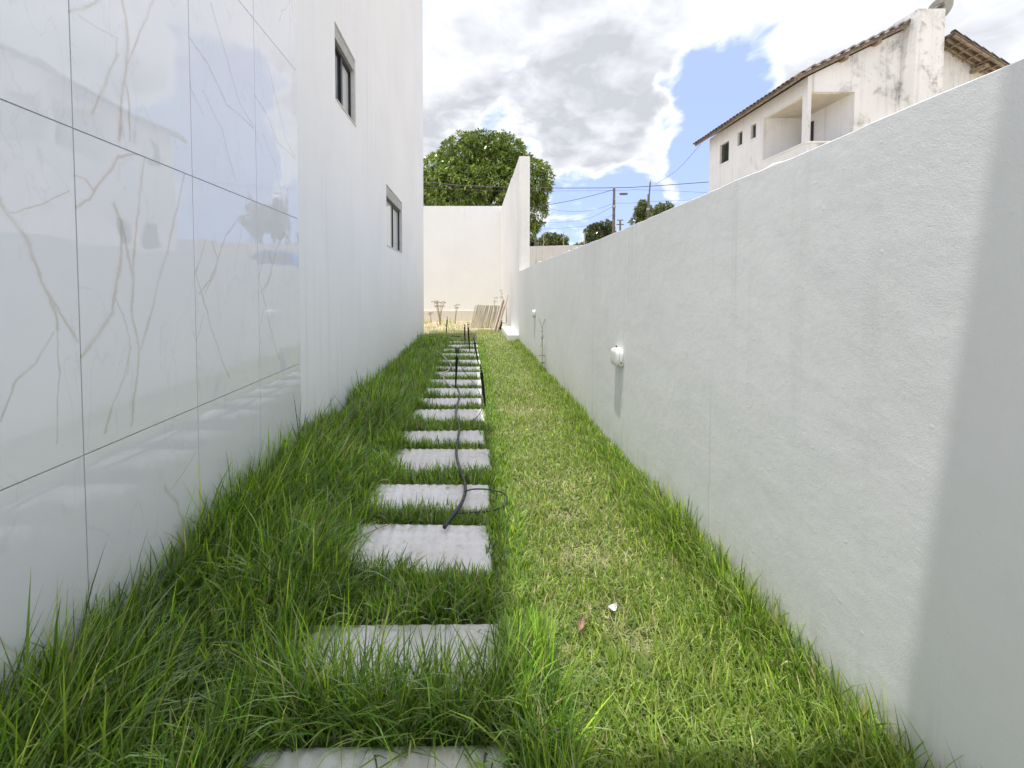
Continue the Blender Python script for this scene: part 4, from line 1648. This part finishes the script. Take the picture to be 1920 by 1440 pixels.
def lobe(px, py, rpx, rpy, dy=0.0, c=(905, 360)):
    return ((px - c[0]) * sc_, dy, -(py - c[1]) * sc_, rpx * sc_, rpx * sc_ * .9, rpy * sc_)


cc = at_y(905, 360, YM)
lob = [lobe(905, 320, 62, 58, 0), lobe(870, 310, 42, 42, -1.2), lobe(940, 318, 46, 52, -.9), lobe(832, 345, 46, 46, -1.0), lobe(800, 370, 48, 50, .2), lobe(860, 372, 52, 50, -2.0),
       lobe(918, 372, 52, 50, -2.0), lobe(972, 345, 46, 42, -1.0), lobe(1000, 345, 32, 40, -.3), lobe(994, 388, 30, 40, .2), lobe(905, 272, 40, 22, .2), lobe(952, 285, 26, 20, .0), lobe(770, 380, 50, 50, .5), lobe(985, 420, 22, 26, .6)]
make_tree('mango_tree', (cc.x, YM, UP), cc, lob, 8500, .31, MANGO, 5, 'big rounded green mango tree behind the end wall', trunk_r=.38)


def far_tree(px, py, rpx, rpy, Y, label, pal, n, seed, leaf=.4, ragged=False):
    s = Y / F
    c = at_y(px, py, Y)
    rg = random.Random(seed)
    q_ = .42 if ragged else .62
    lobes = [(0, 0, 0, rpx * q_ * s, rpx * .6 * s, rpy * q_ * s)]
    for k in range(11):
        a = k / 11 * 6.283 + rg.random() * .5
        lobes.append((math.cos(a) * rpx * .5 * s, rg.uniform(-.5, .3) * rpx * s, math.sin(a) * rpy * .48 * s, rpx * (.26 if ragged else .36) * rg.uniform(.7, 1.3) * s, rpx * .35 * s, rpy * (.24 if ragged else .36) * rg.uniform(.7, 1.35) * s))
    for k in range(5):
        lobes.append(((k - 2) * rpx * .42 * s, rg.uniform(-.3, .3) * rpx * s, -rpy * (1.0 + .5 * (k % 2)) * s, rpx * .5 * s, rpx * .45 * s, rpy * .6 * s))
    n = int(n * 1.5)
    make_tree('far_tree', (c.x, Y, UP), c, lobes, n, leaf, pal, seed, label, 'tree', 'trees beyond the right wall', trunk_r=.22, per=6)


OLIVE = [(.13, .17, .055), (.18, .22, .075), (.10, .135, .05), (.24, .25, .10)]
far_tree(1125, 442, 32, 30, 40, 'round dark tree at the foot of the wooden pole', DARK + [(.16, .11, .04)], 1500, 3, .30)
far_tree(1035, 455, 34, 22, 44, 'spreading green tree beyond the streaky old wall', OLIVE, 1300, 8, .36, True)
far_tree(1000, 462, 16, 22, 46, 'dark tree tucked behind the lamp pole beside the tall wall end', DARK, 600, 9, .36, True)
far_tree(1205, 395, 17, 24, 42, 'small pale leafed tree left of the pointed pole', OLIVE, 560, 12, .34, True)
far_tree(1240, 396, 22, 18, 43, 'low tree right of the pointed pole, above the wall', OLIVE, 600, 15, .34, True)
far_tree(1085, 466, 16, 12, 45, 'low bush between the two larger trees beyond the wall', OLIVE, 350, 17, .3, True)

# ------------------------------------------------------------------ utility poles and wires


def pole(px, top, wpx, Y, label, tip=False, lamp=None):
    s = Y / F
    t = at_y(px, top, Y)
    e = empty('utility_pole', (t.x, Y, UP))
    h = t.z - UP
    r = wpx * s / 2
    mb = MB()
    if tip:
        mb.tube([(0, 0, -.1), (.02, 0, h * .87)], [r * 1.5, r], 8)
        mb.tube([(.05, 0, h * .84), (.10, 0, h * .97), (.105, 0, h)], [r * .5, r * .6, .01], 6)
    else:
        mb.tube([(0, 0, -.1), (0, 0, h)], [r * 1.5, r * .9], 8)
    mb.build('post', M['pole'], e)
    mb = MB()
    z = h * (.80 if not tip else .72)
    mb.tube([(0, 0, z), (0, 0, z + .12)], r * 1.45, 8)
    mb.build('band', M['grey_metal'], e)
    if lamp:
        lx, lz = lamp
        am = MB()
        am.tube(smooth_curve([(0, -.08, h - lz - .3), (lx * .5, -.1, h - lz - .12), (lx, -.1, h - lz)], 4), .025, 6).build('lamp_arm', M['grey_metal'], e)
        MB().box(lx - .05, lx + .42, -.2, 0.0, h - lz - .03, h - lz + .07).build('lamp_head', M['pole'], e, bevel=.02)
    return tag(e, label, 'pole', 'utility poles beyond the right wall')


YW = 25.0
pole(1151.5, 352, 5.0, YW, 'thick wooden utility pole with a small street lamp arm', lamp=(.35, .42))
pole(1216, 338, 4.5, YW, 'utility pole with a pointed stick strapped to its top', tip=True)
pole(1004, 412, 4.0, 34, 'dark utility pole with lamp beside the tall wall end', lamp=(.45, .25))
s_ = 60 / F
t = at_y(1163, 412, 60)
e = empty('distant_pole', (t.x, 60, UP))
MB().tube([(0, 0, -.1), (0, 0, t.z - UP)], .14, 6).build('post', M['pole'], e)
MB().box(-.45, .45, -.06, .06, t.z - UP - .12, t.z - UP).build('crossarm', M['pole'], e)
MB().box(-.55, .55, -.06, .06, t.z - UP - .75, t.z - UP - .62).build('crossarm', M['pole'], e)
tag(e, 'tiny distant pole with two crossarms right of the thick pole', 'pole')


def wire(pts, rad, label):
    p = [at_y(x, y, Y) for (x, y, Y) in pts]
    o = MB().tube(smooth_curve(p, 8), rad, 5).build('power_line', M['wire'])
    return tag(o, label, 'wire', 'overhead wires')


wire([(560, 305, 25), (800, 341, 25), (905, 349.5, 25), (1036, 352.5, 25), (1151, 352, 25), (1214, 349.5, 25), (1400, 336, 25)], .021, 'thick overhead wire crossing in front of the mango tree')
wire([(990, 391, 26), (1028, 384, 25.6), (1085, 373, 25.3), (1150, 356, 25)], .018, 'slanting wire from the mango tree up to the thick pole')
wire([(700, 345, 26), (900, 357, 26), (1030, 358, 25.6), (1160, 357, 25), (1214, 356, 25), (1420, 366, 25)], .008, 'thin wire just below the thick overhead wire')
wire([(995, 384, 34), (1060, 396, 31), (1110, 394, 28), (1151, 381, 25)], .009, 'thin sagging wire highest on the left of the thick pole')
wire([(1004, 417, 34), (1060, 416, 31), (1105, 409, 28), (1151, 386, 25)], .009, 'thin wire from the lamp pole to the thick pole')
wire([(1004, 430, 34), (1065, 427, 31), (1110, 421, 28), (1151, 402, 25)], .009, 'lowest thin wire left of the thick pole')
wire([(1151, 381, 25), (1190, 380.5, 25), (1214, 378, 25), (1400, 372, 25)], .008, 'thin wire between the two wooden poles')
wire([(1230, 345, 25), (1270, 318, 22), (1314, 270, 18.6)], .008, "thin service wire rising to the old house's eaves")


# ------------------------------------------------------------------ blue car parked behind the wall (seen mirrored in the tiles)
def car():
    e = empty('parked_car', (6.0, 18.6, UP))
    tag(e, 'blue parked car mirrored in the marble tiles, behind the right wall', 'car')
    W_ = .82
    prof = [(-1.9, .35), (-1.95, .62), (-1.85, .86), (-1.55, .92), (-1.2, 1.38), (-.8, 1.47), (.25, 1.46), (.55, 1.38), (1.05, .98), (1.75, .88), (1.95, .70), (1.95, .35)]
    mb = MB()
    n = len(prof)
    for s in (-1, 1):
        for (x, z) in prof:
            k = W_ - max(0, z - .9) * .28
            mb.v.append((x, s * k, z))
    mb.f = [tuple(range(n)), tuple(range(n, 2 * n))] + [(i, (i + 1) % n, n + (i + 1) % n, n + i) for i in range(n)]
    mb.build('body', M['car_blue'], e, bevel=.03, smooth=False)
    for s in (-1, 1):
        g = MB()
        g.quad(*[(x, s * (W_ - max(0, z - .9) * .28 + .004), z) for (x, z) in ((-1.35, .98), (-1.1, 1.32), (.35, 1.34), (.85, 1.0))])
        g.build('side_window', M['dark_glass'], e, fix=False)
    g = MB()
    g.quad((.62, -.6, 1.342), (1.02, -.68, 1.02), (1.02, .68, 1.02), (.62, .6, 1.342))
    g.build('windscreen', M['dark_glass'], e, fix=False)
    for x in (-1.2, 1.25):
        for s in (-1, 1):
            o = MB().tube([(x, s * (W_ - .18), .31), (x, s * (W_ - .17), .31), (x, s * (W_ + .01), .31)], [.28, .31, .31], 18).build('wheel', M['rubber'], e)
            MB().tube([(x, s * (W_ + .011), .31), (x, s * (W_ + .02), .31)], [.2, .16], 14).build('rim', M['grey_metal'], o)
    e.rotation_euler = (0, 0, R(20))


car()
